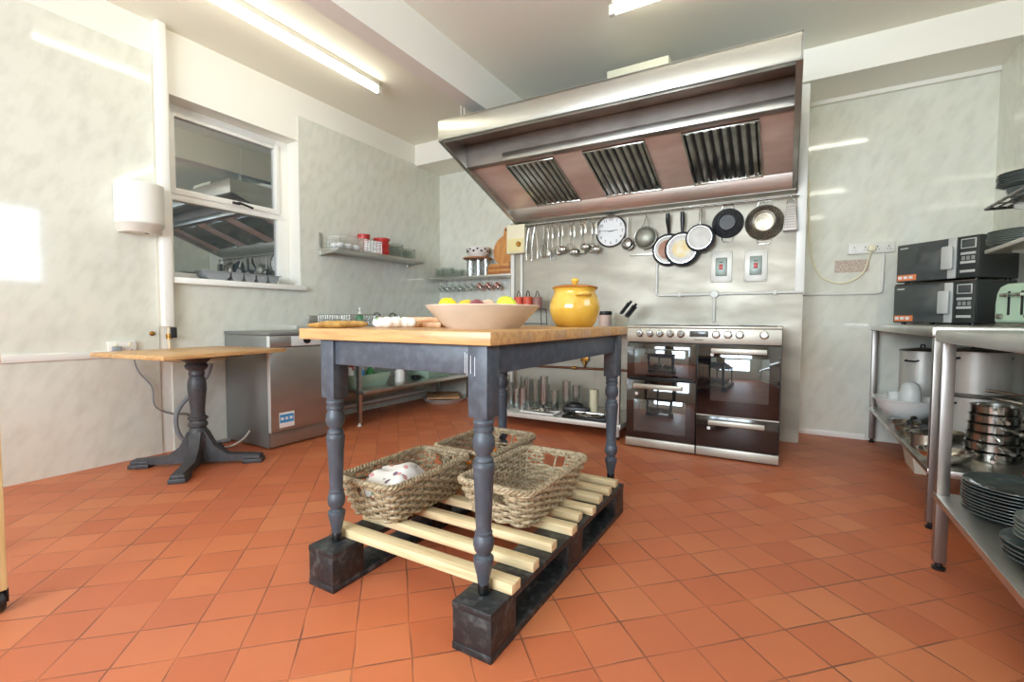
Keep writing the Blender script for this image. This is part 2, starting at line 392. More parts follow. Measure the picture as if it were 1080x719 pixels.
struct('trim_2', MB().box(0.008, 0.022, YF, -3.3, 0.69, 0.735, 0.004), M['upvc'], 'white dado strip on the left wall', 'trim')
struct('trim_3', MB().box(3.79, SX1 + 0.006, SW - 0.012, SW + 0.03, 1.15, 2.7, 0.003), M['upvc'], 'white corner strip beside the hood', 'trim')
struct('baseboard_back', MB().box(SX1, 4.3, -0.012, 0.0, 0.0, 0.045, 0.003), M['upvc'], 'white strip at the foot of the back wall', 'trim')
struct('trim_4', MB().box(SX1, W, -0.03, 0.0, ZB - 0.035, ZB, 0.004), M['paint'], 'white cove under the bulkhead', 'trim')

# window_1 (left wall)
fx = -0.18
wn = MB()
wn.box(fx - 0.03, fx + 0.03, wy0, wy1, wz0, wz0 + 0.05, 0.006); wn.box(fx - 0.03, fx + 0.03, wy0, wy1, wz1 - 0.06, wz1, 0.006)
wn.box(fx - 0.028, fx + 0.032, wy0 + .001, wy0 + 0.07, wz0 + .001, wz1 - .001, 0.006); wn.box(fx - 0.028, fx + 0.032, wy1 - 0.11, wy1 - .001, wz0 + .001, wz1 - .001, 0.006)
wn.box(fx - 0.03, fx + 0.035, wy0, wy1 - 0.02, 1.81, 1.875, 0.006)
# top-hung sash
wn.box(fx + 0.0, fx + 0.045, wy0 + 0.05, wy1 - 0.09, 1.855, 1.9, 0.006); wn.box(fx, fx + 0.045, wy0 + 0.05, wy1 - 0.09, wz1 - 0.09, wz1 - 0.05, 0.006)
wn.box(fx + .001, fx + 0.047, wy1 - 0.135, wy1 - 0.091, 1.856, wz1 - 0.051, 0.006); wn.box(fx + .001, fx + 0.047, wy0 + 0.051, wy0 + 0.09, 1.856, wz1 - 0.051, 0.006)
w1 = wn.obj('window_1', M['upvc']); w1['kind'] = 'structure'; w1['label'] = 'white plastic window in the left wall'; w1['category'] = 'window'
MB().box(fx - 0.004, fx + 0.004, wy0 + 0.06, wy1 - 0.1, wz0 + 0.045, 1.815).obj('pane', M['pane'], w1)
MB().box(fx + 0.012, fx + 0.02, wy0 + 0.08, wy1 - 0.13, 1.89, wz1 - 0.085).obj('pane', M['pane'], w1)
MB().box(fx, 0.055, wy0 - 0.03, wy1 + 0.03, wz0 - 0.045, wz0, 0.008).obj('window_sill', M['upvc'], w1)
m = MB().box(fx + 0.045, fx + 0.06, -2.44, -2.38, 1.868, 1.888, 0.004); m.tube([(fx + 0.06, -2.41, 1.878), (fx + 0.08, -2.40, 1.88), (fx + 0.083, -2.34, 1.866), (fx + 0.08, -2.29, 1.858)], 0.009, 8)
m.obj('window_handle', M['blackm'], w1)
struct('exterior_wall', MB().box(-2.6, -2.5, -7, 3, -0.5, 3.2), mk('grey_render', (176, 180, 176), 0.9), 'grey rendered yard wall outside the window', 'wall')
# window_2 (right wall, beyond the frame edge)
m = MB(); a, b, c, d = w2
for q in ((a, a + .06, c, d), (b - .06, b, c, d), (a, b, c, c + .06), (a, b, d - .06, d), ((a + b) / 2 - .03, (a + b) / 2 + .03, c, d)):
    m.box(W + 0.06, W + 0.12, q[0], q[1], q[2], q[3], 0.005)
o = m.obj('window_2', M['upvc']); o['kind'] = 'structure'; o['label'] = 'white window in the right wall'; o['category'] = 'window'
MB().box(W + 0.085, W + 0.093, a + .05, b - .05, c + .05, d - .05).obj('pane', M['pane_c'], o)

m = MB(); a, b, c, d = w3
for q in ((a, a + .06, c, d), (b - .06, b, c, d), (a + .059, b - .059, c + .001, c + .06), (a + .059, b - .059, d - .06, d - .001), (2.0, 2.06, c + .059, d - .059), (3.0, 3.06, c + .059, d - .059)):
    m.box(q[0], q[1], YF - .12, YF - .06, q[2], q[3], 0.005)
o = m.obj('window_fill', M['upvc']); o['kind'] = 'structure'; o['label'] = 'added wide white fill window in the wall behind the viewer'; o['category'] = 'window'  # unseen window, added to let fill light in from behind the camera
MB().box(a + .05, b - .05, YF - .093, YF - .085, c + .05, d - .05).obj('pane', M['pane_c'], o)

# ------------------------------------------------------------------ island table, pallet, baskets
PZ = 0.144
t = thing('island_table', 'charcoal painted turned-leg table with oak top standing on the black pallet', 'table', (2.685, -2.9, PZ))
def rel(x, y, z, o=t): return (x - o.location.x, y - o.location.y, z - o.location.z)
ox, oy, oz = t.location
m = MB()
n_pl = 5
for i in range(n_pl):
    y0 = -3.533 + i * (1.25 / n_pl); m.box(2.25 - ox, 3.066 - ox, y0 - oy, y0 + 1.25 / n_pl - 0.0006 - oy, 0.872 - oz, 0.91 - oz, 0.003)
m.obj('tabletop', M['oak_x'], t)
LX, LY = (2.366, 3.005), (-3.475, -2.335)
def lp(z): return z - PZ
m = MB(); m.box(LX[0] + .03 - ox, LX[1] - .03 - ox, LY[0] - .022 - oy, LY[0] + .002 - oy, lp(.785), lp(.8715), .002); m.obj('apron', M['char'], t)
m = MB(); m.box(LX[0] + .03 - ox, LX[1] - .03 - ox, LY[1] - .002 - oy, LY[1] + .022 - oy, lp(.785), lp(.8715), .002); m.obj('apron', M['char'], t)
m = MB(); m.box(LX[1] - .002 - ox, LX[1] + .022 - ox, LY[0] + .03 - oy, LY[1] - .03 - oy, lp(.785), lp(.8715), .002); m.obj('apron', M['char'], t)
m = MB(); m.box(LX[0] - .022 - ox, LX[0] + .002 - ox, LY[0] + .03 - oy, LY[1] - .03 - oy, lp(.785), lp(.8715), .002); m.obj('apron', M['char'], t)
prof = [(.017, .03), (.0195, .05), (.0275, .085), (.0305, .103), (.029, .109), (.022, .112), (.0195, .116), (.0205, .121), (.027, .13), (.0305, .145), (.0308, .153), (.029, .167),
        (.0245, .176), (.0265, .181), (.0255, .186), (.0225, .188), (.0255, .26), (.0285, .33), (.0315, .366), (.0322, .374), (.0318, .383), (.027, .390), (.0285, .395), (.027, .4),
        (.0215, .406), (.0215, .411), (.027, .419), (.0318, .432), (.033, .445), (.031, .46), (.0265, .471), (.025, .477), (.0298, .479), (.0305, .485), (.0298, .491), (.027, .493), (.0275, .496),
        (.0305, .502), (.031, .506), (.0305, .509), (.028, .5115), (.0295, .517), (.0295, .53)]
for lx in LX:
    for ly in LY:
        m = MB().box(-.0325, .0325, -.0325, .0325, lp(.665), lp(.8715), .0025)
        m.lathe(prof, (0, 0, 0), 24)
        leg = m.obj('leg', M['char'], t, loc=(lx - ox, ly - oy, 0))
        f = MB().lathe([(.0155, 0), (.0185, .006), (.018, .029), (.017, .031)], (0, 0, 0), 20).obj('foot', M['foot_blk'], leg); f['label'] = 'black painted foot'
m = MB()
for i, x in enumerate((-.028, -.021, -.008, .006)):       # chalk scratches left by a hand on the near leg
    m.box(2.99 + x - ox, 2.9912 + x - ox, LY[0] - .0334 - oy, LY[0] - .0328 - oy, lp(.79 - .006 * (i % 2)), lp(.85 - .004 * i))
m.obj('scratch_marks', M['paperw'], t)

t = thing('pallet', 'black painted wooden pallet with pale pine slats under the island table', 'pallet', (2.69, -2.955, 0))
ox, oy, oz = t.location
for x0, x1 in ((2.305, 2.435), (2.945, 3.08)):
    m = MB(); m.box(x0 - ox, x1 - ox, -3.55 - oy, -2.36 - oy, 0, .024, .004); m.box(x0 - ox, x1 - ox, -3.55 - oy, -2.36 - oy, .12, PZ - .0015, .004)
    rn = m.obj('runner', M['char_d'], t)
    for ya, yb in ((-3.55, -3.41), (-3.03, -2.885), (-2.49, -2.36)):
        MB().box(x0 - ox + .002, x1 - ox - .001, ya - oy + .001, yb - oy - .001, .022, .122, .004).obj('block', M['char_d'], rn)
for i, (y, xe) in enumerate(((-3.42, 3.085), (-3.285, 3.08), (-3.14, 3.075), (-2.985, 3.086), (-2.87, 3.062), (-2.78, 3.086), (-2.65, 3.068), (-2.54, 3.072), (-2.425, 3.066))):
    w = .022 + .004 * (i % 3 == 0)
    MB().box(2.31 - ox, xe - ox, y - w - oy, y + w - oy, PZ - .001, PZ + .03, .003).obj('slat', M['pine'], t)

SZ = PZ + .0335
def basket(label, cx, cy, bw, bl, rw, rl, h, mat, gap_end=1):
    """woven rectangular basket: stakes, waving weavers, plaited rim, plank-like woven base; handle holes in the two short ends"""
    t = thing('wicker_basket', label, 'basket', (cx, cy, SZ), 0, 'wicker baskets on the pallet slats')
    def peri(k, u):   # superellipse-like rounded rectangle; k 0 bottom..1 rim, u 0..1
        hw, hl = (bw + (rw - bw) * k) / 2, (bl + (rl - bl) * k) / 2
        rc = .045; L1, L2 = 2 * (hw - rc), 2 * (hl - rc); q = PI / 2 * rc; tot = 2 * L1 + 2 * L2 + 4 * q; s = u * tot
        segs = [(L1, 'b'), (q, 'c0'), (L2, 'r'), (q, 'c1'), (L1, 't'), (q, 'c2'), (L2, 'l'), (q, 'c3')]
        for ln, nm in segs:
            if s <= ln + 1e-9: break
            s -= ln
        f = s / ln
        if nm == 'b': return Vector((-hw + rc + s, -hl, 0)), Vector((0, -1, 0))
        if nm == 'r': return Vector((hw, -hl + rc + s, 0)), Vector((1, 0, 0))
        if nm == 't': return Vector((hw - rc - s, hl, 0)), Vector((0, 1, 0))
        if nm == 'l': return Vector((-hw, hl - rc - s, 0)), Vector((-1, 0, 0))
        k0 = {'c0': (-PI / 2, hw - rc, -hl + rc), 'c1': (0, hw - rc, hl - rc), 'c2': (PI / 2, -hw + rc, hl - rc), 'c3': (PI, -hw + rc, -hl + rc)}[nm]
        a = k0[0] + f * PI / 2; n = Vector((math.cos(a), math.sin(a), 0))
        return Vector((k0[1], k0[2], 0)) + n * rc, n
    NS, rows, sub = 32, 10, 5
    m = MB(); rnd = random.Random(int(cx * 1000))
    n = NS * sub
    for r in range(rows):
        k = (r + .5) / rows; z = h * (k * .93) + .006; rad = .0068 + rnd.uniform(-.0008, .0008)
        pts = []; runs = []; cur = []
        for i in range(n):
            u = i / n; p, nn = peri(k, u)
            wob = .0085 * math.cos(PI * i / sub + PI * r)
            pt = p + nn * wob; pt.z = z + rnd.uniform(-.0012, .0012)
            hole = 6 <= r <= 8 and abs(p.x) < .05 and abs(p.y) > (bl + (rl - bl) * k) / 2 - .02
            if hole:
                if cur: runs.append(cur); cur = []
            else: cur.append(pt)
        if 6 <= r <= 8:
            if cur: runs.append(cur)
            if len(runs) >= 2: runs[-1] = runs[-1] + runs[0]; runs = runs[1:]
            for q in runs: m.tube(q, rad, 6)
        else: m.tube(cur, rad, 6, True)
    for i in range(NS):
        u = i / NS; a, na = peri(0, u); b, nb = peri(1, u)
        mid = peri(.75, u)[0]
        if abs(mid.x) < .045 and abs(mid.y) > (bl + .75 * (rl - bl)) / 2 - .02 and i % 2: continue
        m.tube([(a.x, a.y, .004), (b.x, b.y, h * .97)], .0048, 6)
    m.obj('woven_body', mat, t)
    m = MB(); nr = 220
    for ph in range(3):
        pts = []
        for i in range(nr):
            p, nn = peri(1.0, i / nr); a = 2 * PI * 30 * i / nr + ph * 2 * PI / 3
            pts.append(p + nn * (.009 * math.cos(a)) + Vector((0, 0, h + .007 * math.sin(a))))
        m.tube(pts, .0062, 6, True)
    m.obj('plaited_rim', mat, t)
    m = MB(); k = 0
    y = -bl / 2 + .012
    while y < bl / 2 - .01:
        pts = [(-bw / 2 + .008 + (bw - .016) * i / 24, y, .007 + .0035 * math.cos(PI * i / 2 + PI * k)) for i in range(25)]
        m.tube(pts, .0055, 5); y += .0125; k += 1
    for i in range(7):
        x = -bw / 2 + .02 + (bw - .04) * i / 6; m.tube([(x, -bl / 2 + .01, .007), (x, bl / 2 - .01, .007)], .004, 5)
    m.obj('woven_base', mat, t)
    return t
basket('wicker basket holding a white floral cloth, left on the pallet', 2.40, -3.14, .225, .40, .285, .50, .155, M['wicker'])
basket('empty wicker basket at the right of the pallet slats', 2.835, -2.90, .235, .44, .32, .545, .155, M['wicker2'])
basket('wicker basket with oranges in it, at the back of the pallet', 2.455, -2.63, .25, .38, .33, .45, .155, M['wicker'])
# floral cloth bulging out of the left basket
m = MB(); nx, ny = 26, 34; rnd = random.Random(3)
vs = []; fs = []
for j in range(ny):
    for i in range(nx):
        u, v = i / (nx - 1) * 2 - 1, j / (ny - 1) * 2 - 1
        e = max(0, 1 - (u * u) ** 2) * max(0, 1 - (v * v) ** 2)
        z = .02 + .135 * e ** .5 * (1 - .55 * max(0, v)) + .012 * math.sin(4 * u + 3 * v) * e + .006 * math.sin(11 * v - 5 * u) * e
        vs.append((u * .09 * (1 + .15 * min(1, z / .12)), v * .165, z))
for j in range(ny - 1):
    for i in range(nx - 1): a = j * nx + i; fs.append((a, a + 1, a + nx + 1, a + nx))
m.poly(vs, fs)
c = solo('floral_cloth', m, M['floral'], 'white floral kitchen cloth bundled in the left wicker basket', 'cloth', (2.395, -3.17, SZ + .012), R(4))
c.modifiers.new('thick', 'SOLIDIFY').thickness = .004
for i, (x, y, z, r, k, lb) in enumerate(((2.43, -2.53, .041, .036, 'orange', 'orange lying at the left in the back wicker basket'), (2.52, -2.53, .04, .034, 'lemon', 'yellow lemon at the far right inside the back wicker basket'),
                                  (2.40, -2.68, .041, .036, 'orange', 'orange nearest the front of the back wicker basket'), (2.47, -2.62, .041, .036, 'orange', 'orange in the middle of the back wicker basket'))):
    q = thing('orange' if k == 'orange' else 'lemon', lb, 'fruit', (x, y, SZ + z + .012), i)
    MB().ball((0, 0, 0), r, (1, 1, .94) if k == 'orange' else (1.25, 1, 1), 20).obj('fruit_body', M[k], q)
    MB().lathe([(.0, .0), (.004, .0), (.003, .003), (0, .0035)], (0, 0, r * .93), 8).obj('stem_end', M['gapple'], q)

# things on the island table
TZ = .91
solo('serving_bowl', MB().lathe([(0, .012), (.10, .012), (.14, .022), (.206, .083), (.212, .086), (.216, .083), (.150, .012), (.138, .004), (.134, 0), (.118, 0), (.114, .006), (0, .006)], (0, 0, 0), 56), M['bowl'],
     'wide pale terracotta bowl of fruit on the oak island table', 'bowl', (2.755, -3.11, TZ))
def fruit(name, label, x, y, z, r, sc, mat, rot=(0, 0, 0)):
    q = thing(name, label, 'fruit', (x, y, z), 0, None, rot)
    MB().ball((0, 0, 0), r, sc, 20).obj('fruit_body', M[mat], q)
    MB().lathe([(.0, 0), (.004, 0), (.003, .002), (0, .003)], (0, 0, r * sc[2] * .97), 8).obj('stem_end', M['redonion'] if mat == 'redonion' else M['gapple'], q)
    return q
bx, by = 2.755, -3.11
def bp(s, f=0.0, z=.07):   # s metres to the right as seen, f away
    return bx + s * .86 - f * .507, by + s * .507 + f * .86, TZ + z
fruit('lemon', 'bright yellow lemon at the left in the terracotta bowl', *bp(-.135, .03, .087), .029, (1.3, 1, 1), 'lemon', (0, .3, .6))
fruit('mango', 'yellow green mango between the lemon and the onions in the bowl', *bp(-.065, .05, .081), .03, (1.25, .95, .95), 'banana', (0, .2, .3))
fruit('red_onion', 'dark red onion in the middle of the terracotta bowl', *bp(-.022, -.02, .079), .032, (1, 1, .92), 'redonion', (.2, 0, 0))
fruit('onion', 'pale brown onion right of the red onion in the bowl', *bp(.018, .04, .082), .032, (1, 1, .9), 'garlic', (-.2, .1, 0))
fruit('pear', 'large yellow green fruit at the right in the terracotta bowl', *bp(.092, .01, .087), .036, (1.2, 1, .95), 'gapple', (.1, .5, .2))
# yellow stoneware pot
t = thing('stoneware_pot', 'glossy yellow lidded stoneware pot on the oak table', 'pot', (2.872, -2.5, TZ), R(20))
MB().lathe([(0, .006), (.076, .004), (.082, 0), (.088, .004), (.105, .03), (.119, .07), (.121, .095), (.115, .125), (.104, .15), (.098, .162), (.1, .172), (.106, .178), (.104, .181), (.094, .18), (.092, .165), (.11, .11), (.1, .03), (0, .014)], (0, 0, 0), 48).obj('pot_body', M['pot'], t)
lid = MB().lathe([(.108, .182), (.11, .186), (.106, .19), (.07, .197), (.03, .201), (0, .202)], (0, 0, 0), 48).obj('lid', M['potrim'], t); lid['label'] = 'amber brown lid'
MB().lathe([(.012, .2), (.01, .204), (.017, .212), (.0195, .22), (.016, .229), (.006, .233), (0, .234)], (0, 0, 0), 24).obj('knob', M['pot'], lid)
for a in (-65, 118):
    a = R(a); d = Vector((math.cos(a), math.sin(a), 0)); e = Vector((-d.y, d.x, 0)); pts = []
    for i in range(13):
        s = PI * i / 12; pts.append(d * (.098 + .034 * math.sin(s)) + e * (.034 * math.cos(s)) + Vector((0, 0, .148 + .006 * math.sin(s))))
    MB().tube(pts, .0085, 10).obj('handle', M['pot'], t)
# loaves wrapped in cloth, boards
def loaf(label, x, y, l, r, rz, z=0):
    m = MB(); n = 40; pts = []; rr = []
    for i in range(n + 1):
        u = i / n * 2 - 1; pts.append((u * l / 2, .004 * math.sin(5 * u), r)); rr.append(max(.003, r * (1 - abs(u) ** 5) ** .5 * (1 + .05 * math.sin(19 * u))))
    m.tube(pts, rr, 14); return solo('bread_loaf', m, M['bread'], label, 'bread', (x, y, TZ + z), rz, 'bread on the island table')
loaf('long golden crusty loaf beside the white cloth on the oak table', 2.325, -3.40, .20, .0135, R(80))
loaf('thin golden crusty loaf nearest the left edge of the oak table', 2.285, -3.43, .17, .010, R(84))
m = MB(); n = 34; pts = []; rr = []
for i in range(n + 1):
    u = i / n * 2 - 1; pts.append((u * .088, .006 * math.sin(4 * u), .0205)); rr.append(max(.003, .021 * (1 - abs(u) ** 7) ** .5 * (1 + .05 * math.sin(15 * u + 1))))
m.tube(pts, rr, 16)
solo('rolled_cloth', m, M['floral'], 'rolled white floral cloth lying between bread and boards on the table', 'cloth', (2.405, -3.215, TZ), R(60))
def cboard(label, x, y, z, sx, sy, sz, mat, rz):
    return solo('cutting_board', MB().box(-sx / 2, sx / 2, -sy / 2, sy / 2, 0, sz, .004), M[mat], label, 'cutting board', (x, y, z), rz)
cboard('lower pale wooden board left of the bowl on the oak table', 2.385, -2.99, TZ, .20, .22, .022, 'board3', R(18))
cboard('upper pinkish wooden board lying on another board beside the bowl', 2.39, -2.985, TZ + .0225, .18, .19, .02, 'board3', R(26))

# ------------------------------------------------------------------ left wall: dispenser, fittings, pedestal table, dishwasher
t = thing('towel_dispenser', 'white plastic hand towel dispenser on the left wall', 'dispenser', (0.008, -3.15, 1.5))
out = []
for y, x in ((-.105, 0), (-.108, .05), (-.10, .12), (-.085, .165), (-.05, .195), (0, .205), (.05, .195), (.085, .165), (.10, .12), (.108, .05), (.105, 0)): out.append((x, y * 1.16))
m = MB().prism(out, 'z', .05, .315); o = m.obj('cover', M['plastic_w'], t)
bv = o.modifiers.new('b', 'BEVEL'); bv.width = .012; bv.segments = 3; bv.limit_method = 'ANGLE'; bv.angle_limit = R(50)
n = len(out); m = MB(); top = [(x, y, .05) for x, y in out]; bot = [(x * .72, y * .82, 0.0) for x, y in out]
m.poly(top + bot, [tuple(range(n)), tuple(range(2 * n - 1, n - 1, -1))] + [(i, (i + 1) % n, n + (i + 1) % n, n + i) for i in range(n)])
m.obj('base', mk('pale_grey_plastic', (216, 214, 204), .4), t)
MB().lathe([(0, 0), (.012, 0), (.012, .004), (0, .004)], (.10, .02, -.003), 14).obj('outlet_hole', M['blackm'], t)
t = thing('wall_socket', 'white double wall socket just above the pedestal table', 'socket', (0.008, -3.255, .752))
MB().box(0, .03, -.073, .073, -.043, .043, .004).obj('faceplate', M['plastic_w'], t)
for s in (-.036, .036): MB().box(.03, .034, s - .008, s + .008, .012, .03, .001).obj('switch', M['cream_pl'], t)
m = MB().box(.034, .07, -.06, -.015, -.03, .012, .006); m.obj('plug', M['greytray'], t)
t = thing('pipe_valve', 'brass isolating valve at the foot of the boxed pipe', 'valve', (0.03, -2.985, .70))
m = MB().cyl((0, 0, 0), (0, 0, .185), .011, 12); m.obj('pipe', M['cream_pipe'], t)
m = MB().cyl((0, 0, .1), (0, 0, .135), .019, 12); m.cyl((0, 0, .117), (.04, 0, .117), .012, 12); m.obj('valve_body', M['brass'], t)
MB().box(.036, .046, -.008, .03, .108, .18, .003).obj('lever', M['blackm'], t)
t = thing('wall_bracket', 'small brass fitting on the wall left of the boxed pipe', 'fitting', (0.008, -3.08, .84))
MB().lathe([(0, 0), (.016, 0), (.016, .006), (.008, .01), (.008, .022), (0, .024)], seg=16, mat=Matrix.Rotation(PI / 2, 4, 'Y')).obj('rose', M['brass'], t)
solo('water_pipe', MB().tube([(.03, -3.03, .655), (.05, -2.9, .64), (.045, -2.7, .64), (.045, -2.62, .64)], .012, 10).tube([(.03, -3.03, .70), (.025, -3.05, .67), (.03, -3.03, .655)], .008, 8), M['cream_pipe'],
     'cream pipe running low along the wall behind the pedestal table', 'pipe')
def cable(name, label, pts, r, mat, cat='cable', n=8):
    P = [Vector(p) for p in pts]; out = []
    for i in range(len(P) - 1):
        a, b, c, d = P[max(i - 1, 0)], P[i], P[i + 1], P[min(i + 2, len(P) - 1)]
        for k in range(n):
            u = k / n; out.append(.5 * ((2 * b) + (c - a) * u + (2 * a - 5 * b + 4 * c - d) * u * u + (3 * b - a - 3 * c + d) * u ** 3))
    out.append(P[-1]); return solo(name, MB().tube(out, r, 8), M[mat], label, cat)
cable('waste_hose', 'thick grey corrugated hose looping behind the pedestal table', [(.075, -2.74, .61), (.075, -2.77, .52), (.07, -2.86, .42), (.07, -2.97, .28), (.075, -2.96, .12), (.09, -2.86, .03), (.1, -2.72, .018), (.1, -2.63, .018)], .016, 'hose', 'hose')
cable('power_cable', 'thin dark cable hanging from the socket behind the pedestal table', [(.05, -3.21, .74), (.04, -3.18, .60), (.03, -3.1, .48), (.025, -3.08, .34), (.022, -2.98, .27), (.022, -2.88, .25), (.022, -2.84, .14), (.03, -2.8, .03), (.035, -2.7, .012), (.035, -2.63, .012)], .005, 'hose')
cable('drain_cable', 'pale cable lying on the floor beside the dishwasher', [(.16, -2.78, .012), (.26, -2.72, .01), (.33, -2.66, .06), (.36, -2.625, .12)], .007, 'plastic_w')

t = thing('pedestal_table', 'pedestal table with oak top and slate grey turned column by the left wall', 'table', (.49, -3.035, 0), R(8.5))
m = MB().box(-.335, .335, -.40, .40, .715, .74, .003); m.obj('tabletop', M['oak'], t)
m = MB().box(-.19, .19, -.19, .19, .695, .7145, .004); m.lathe([(.05, .655), (.075, .675), (.08, .695)], (0, 0, 0), 24); m.obj('top_plate', M['ped'], t)
m = MB().lathe([(.062, .12), (.062, .2), (.052, .205), (.056, .215), (.05, .235), (.044, .245), (.055, .255), (.055, .27), (.047, .28), (.046, .29), (.057, .297), (.057, .308), (.043, .318), (.04, .35), (.046, .42), (.053, .49), (.052, .53), (.044, .565), (.04, .575), (.046, .585), (.043, .6), (.043, .61), (.06, .625), (.066, .64), (.055, .66), (.05, .68)], (0, 0, 0), 28)
m.obj('column', M['ped'], t)
for k in range(4):
    a = R(45 + 90 * k - 8.5 + (3 if k % 2 else -3)); rot = Matrix.Rotation(a, 4, 'Z')
    m = MB(); pr = [(.03, .02), (.03, .225), (.052, .22), (.10, .125), (.175, .066), (.29, .058), (.37, .052), (.37, .02)]
    m.prism(pr, 'y', -.03, .03); m.box(.27, .385, -.045, .045, .001, .028, .004); m.box(.275, .375, -.038, .038, .028, .046, .004)
    m.bm.transform(rot); m.obj('leg', M['ped'], t)

t = thing('dishwasher', 'freestanding silver grey dishwasher by the left wall', 'dishwasher', (.30, -2.31, 0))
MB().box(-.28, .265, -.298, .298, .012, .822, .004).obj('cabinet', M['dw_side'], t)
MB().box(-.285, .29, -.3, .3, .823, .848, .005).obj('worktop', M['dw_side'], t)
MB().box(.267, .296, -.296, .296, .125, .735, .006).obj('door', M['dw_door'], t)
d = MB().box(.267, .298, -.296, .296, .738, .82, .005).obj('control_panel', M['dw_door'], t)
MB().box(.298, .2995, -.13, .296, .742, .815, .001).obj('fascia', M['silver'], d)
m = MB().lathe([(0, 0), (.024, 0), (.024, .003), (0, .004)], seg=20, mat=Matrix.Translation((.2995, .0, .78)) @ Matrix.Rotation(PI / 2, 4, 'Y') @ Matrix.Diagonal((1, 1.3, 1, 1))); m.obj('power_button', M['black'], d)
MB().box(.235, .266, -.285, .285, .012, .12, .003).obj('plinth', M['dw_door'], t)
MB().box(.2655, .2985, -.2995, -.2965, .125, .82, .001).obj('edge_trim', M['silver'], t)
st = MB().box(.296, .2968, -.235, -.115, .15, .26).obj('energy_sticker', M['paperw'], t)
MB().box(.2968, .2972, -.23, -.12, .185, .245).obj('sticker_print', M['blue'], st)
m = MB()
for i in range(3): m.box(.2972, .2975, -.222 + .035 * i, -.20 + .035 * i, .205, .225)
m.box(.2968, .2972, -.225, -.16, .168, .174); m.obj('sticker_marks', M['paperw'], st)
for y in (-.25, .25):
    for x in (-.22, .2): MB().cyl((x, y, 0), (x, y, .014), .016, 12).obj('foot', M['black'], t)

# tray on window sill
t = thing('cutlery_tray', 'grey plastic cutlery tray lying on the window sill', 'tray', (-.042, -2.44, wz0))
m = MB(); n = 5
y0, y1 = -.31, .31
m.box(-.07, .07, y0, y1, .062, .068, .002)
cells = [(y0 + .01, y0 + .2)] + [(y0 + .21 + i * .1, y0 + .3 + i * .1) for i in range(4)]
for a, b in cells:
    c = (a + b) / 2; w = (b - a) / 2; k = len(cells)
    pr = [(-w, .066), (-w * .93, .03), (-w * .7, .008), (-w * .4, .0), (w * .4, .0), (w * .7, .008), (w * .93, .03), (w, .066)]
    m.prism([(p[0] + c, p[1]) for p in pr], 'x', -.06, .062)
m.obj('tray_body', M['greytray'], t)

# wall shelf, left wall
t = thing('wall_shelf', 'grey metal shelf on the left wall', 'shelf', (0.008, -1.155, 1.585))
MB().box(.0, .27, -.59, .59, -.02, 0, .003).obj('shelf_board', M['steel'], t)
for y in (-.575, .57):
    m = MB().box(0, .012, y - .014, y + .014, -.06, .15, .002); m.prism([(.0, -.02), (.24, -.02), (.24, -.03), (.0, -.055)], 'y', y - .008, y + .008); m.obj('bracket', M['steel'], t)
SHZ = 1.5855
def wire_basket(label, x, y, w, l, h):
    t = thing('wire_basket', label, 'basket', (x, y, SHZ), 0, 'wire baskets on the left wall shelf')
    m = MB()
    for z in [.003 + i * (h - .003) / 5 for i in range(6)]:
        m.tube([(-w, -l, z), (w, -l, z), (w, l, z), (-w, l, z)], .0018 if z < h - .01 else .003, 5, True)
    k = 12
    for i in range(k + 1):
        y_ = -l + 2 * l * i / k; m.tube([(-w, y_, h), (-w, y_, .003), (w, y_, .003), (w, y_, h)], .0016, 5)
    for i in range(1, 6):
        x_ = -w + 2 * w * i / 6; m.tube([(x_, -l, h), (x_, -l, .003), (x_, l, .003), (x_, l, h)], .0016, 5)
    m.obj('wire_frame', M['steel'], t); return t
wire_basket('wire basket at the left end of the left wall shelf', .15, -1.56, .1, .14, .12)
wire_basket('wire basket just left of the red tubs on the wall shelf', .207, -1.315, .053, .105, .12)
rnd = random.Random(5)
for i in range(6):
    m = MB().ball((0, 0, .032), .032, (1, 1.2, .85), 10)
    solo('napkin_bundle', m, M['paperw'], 'small crumpled white bundle inside the left wire basket on the shelf', 'napkin', (.11 + .08 * (i % 2), -1.65 + .088 * (i // 2), SHZ + .006), i, 'white bundles in the wire basket')
def redtub(label, x, y, z, r, h):
    t = thing('red_tub', label, 'tub', (x, y, z), 0, 'red tubs on the wall shelf')
    MB().lathe([(0, 0), (r * .86, 0), (r, h - .012), (r * 1.08, h - .012), (r * 1.08, h - .002), (r * .98, h - .002), (r * .84, .006), (0, .006)], (0, 0, 0), 24).obj('tub_body', M['red'], t)
    MB().lathe([(r * 1.08, h - .002), (r * 1.1, h + .004), (r * .6, h + .007), (0, h + .007)], (0, 0, 0), 24).obj('lid', M['red'], t)
for i, nm in enumerate(('bottom', 'middle', 'top')):
    redtub(nm + ' red tub of the right-hand stack on the left wall shelf', .17, -1.12, SHZ + i * .0585, .075, .051)
redtub('red tub with a flat lid behind the wire basket on the wall shelf', .07, -1.265, SHZ, .058, .195)

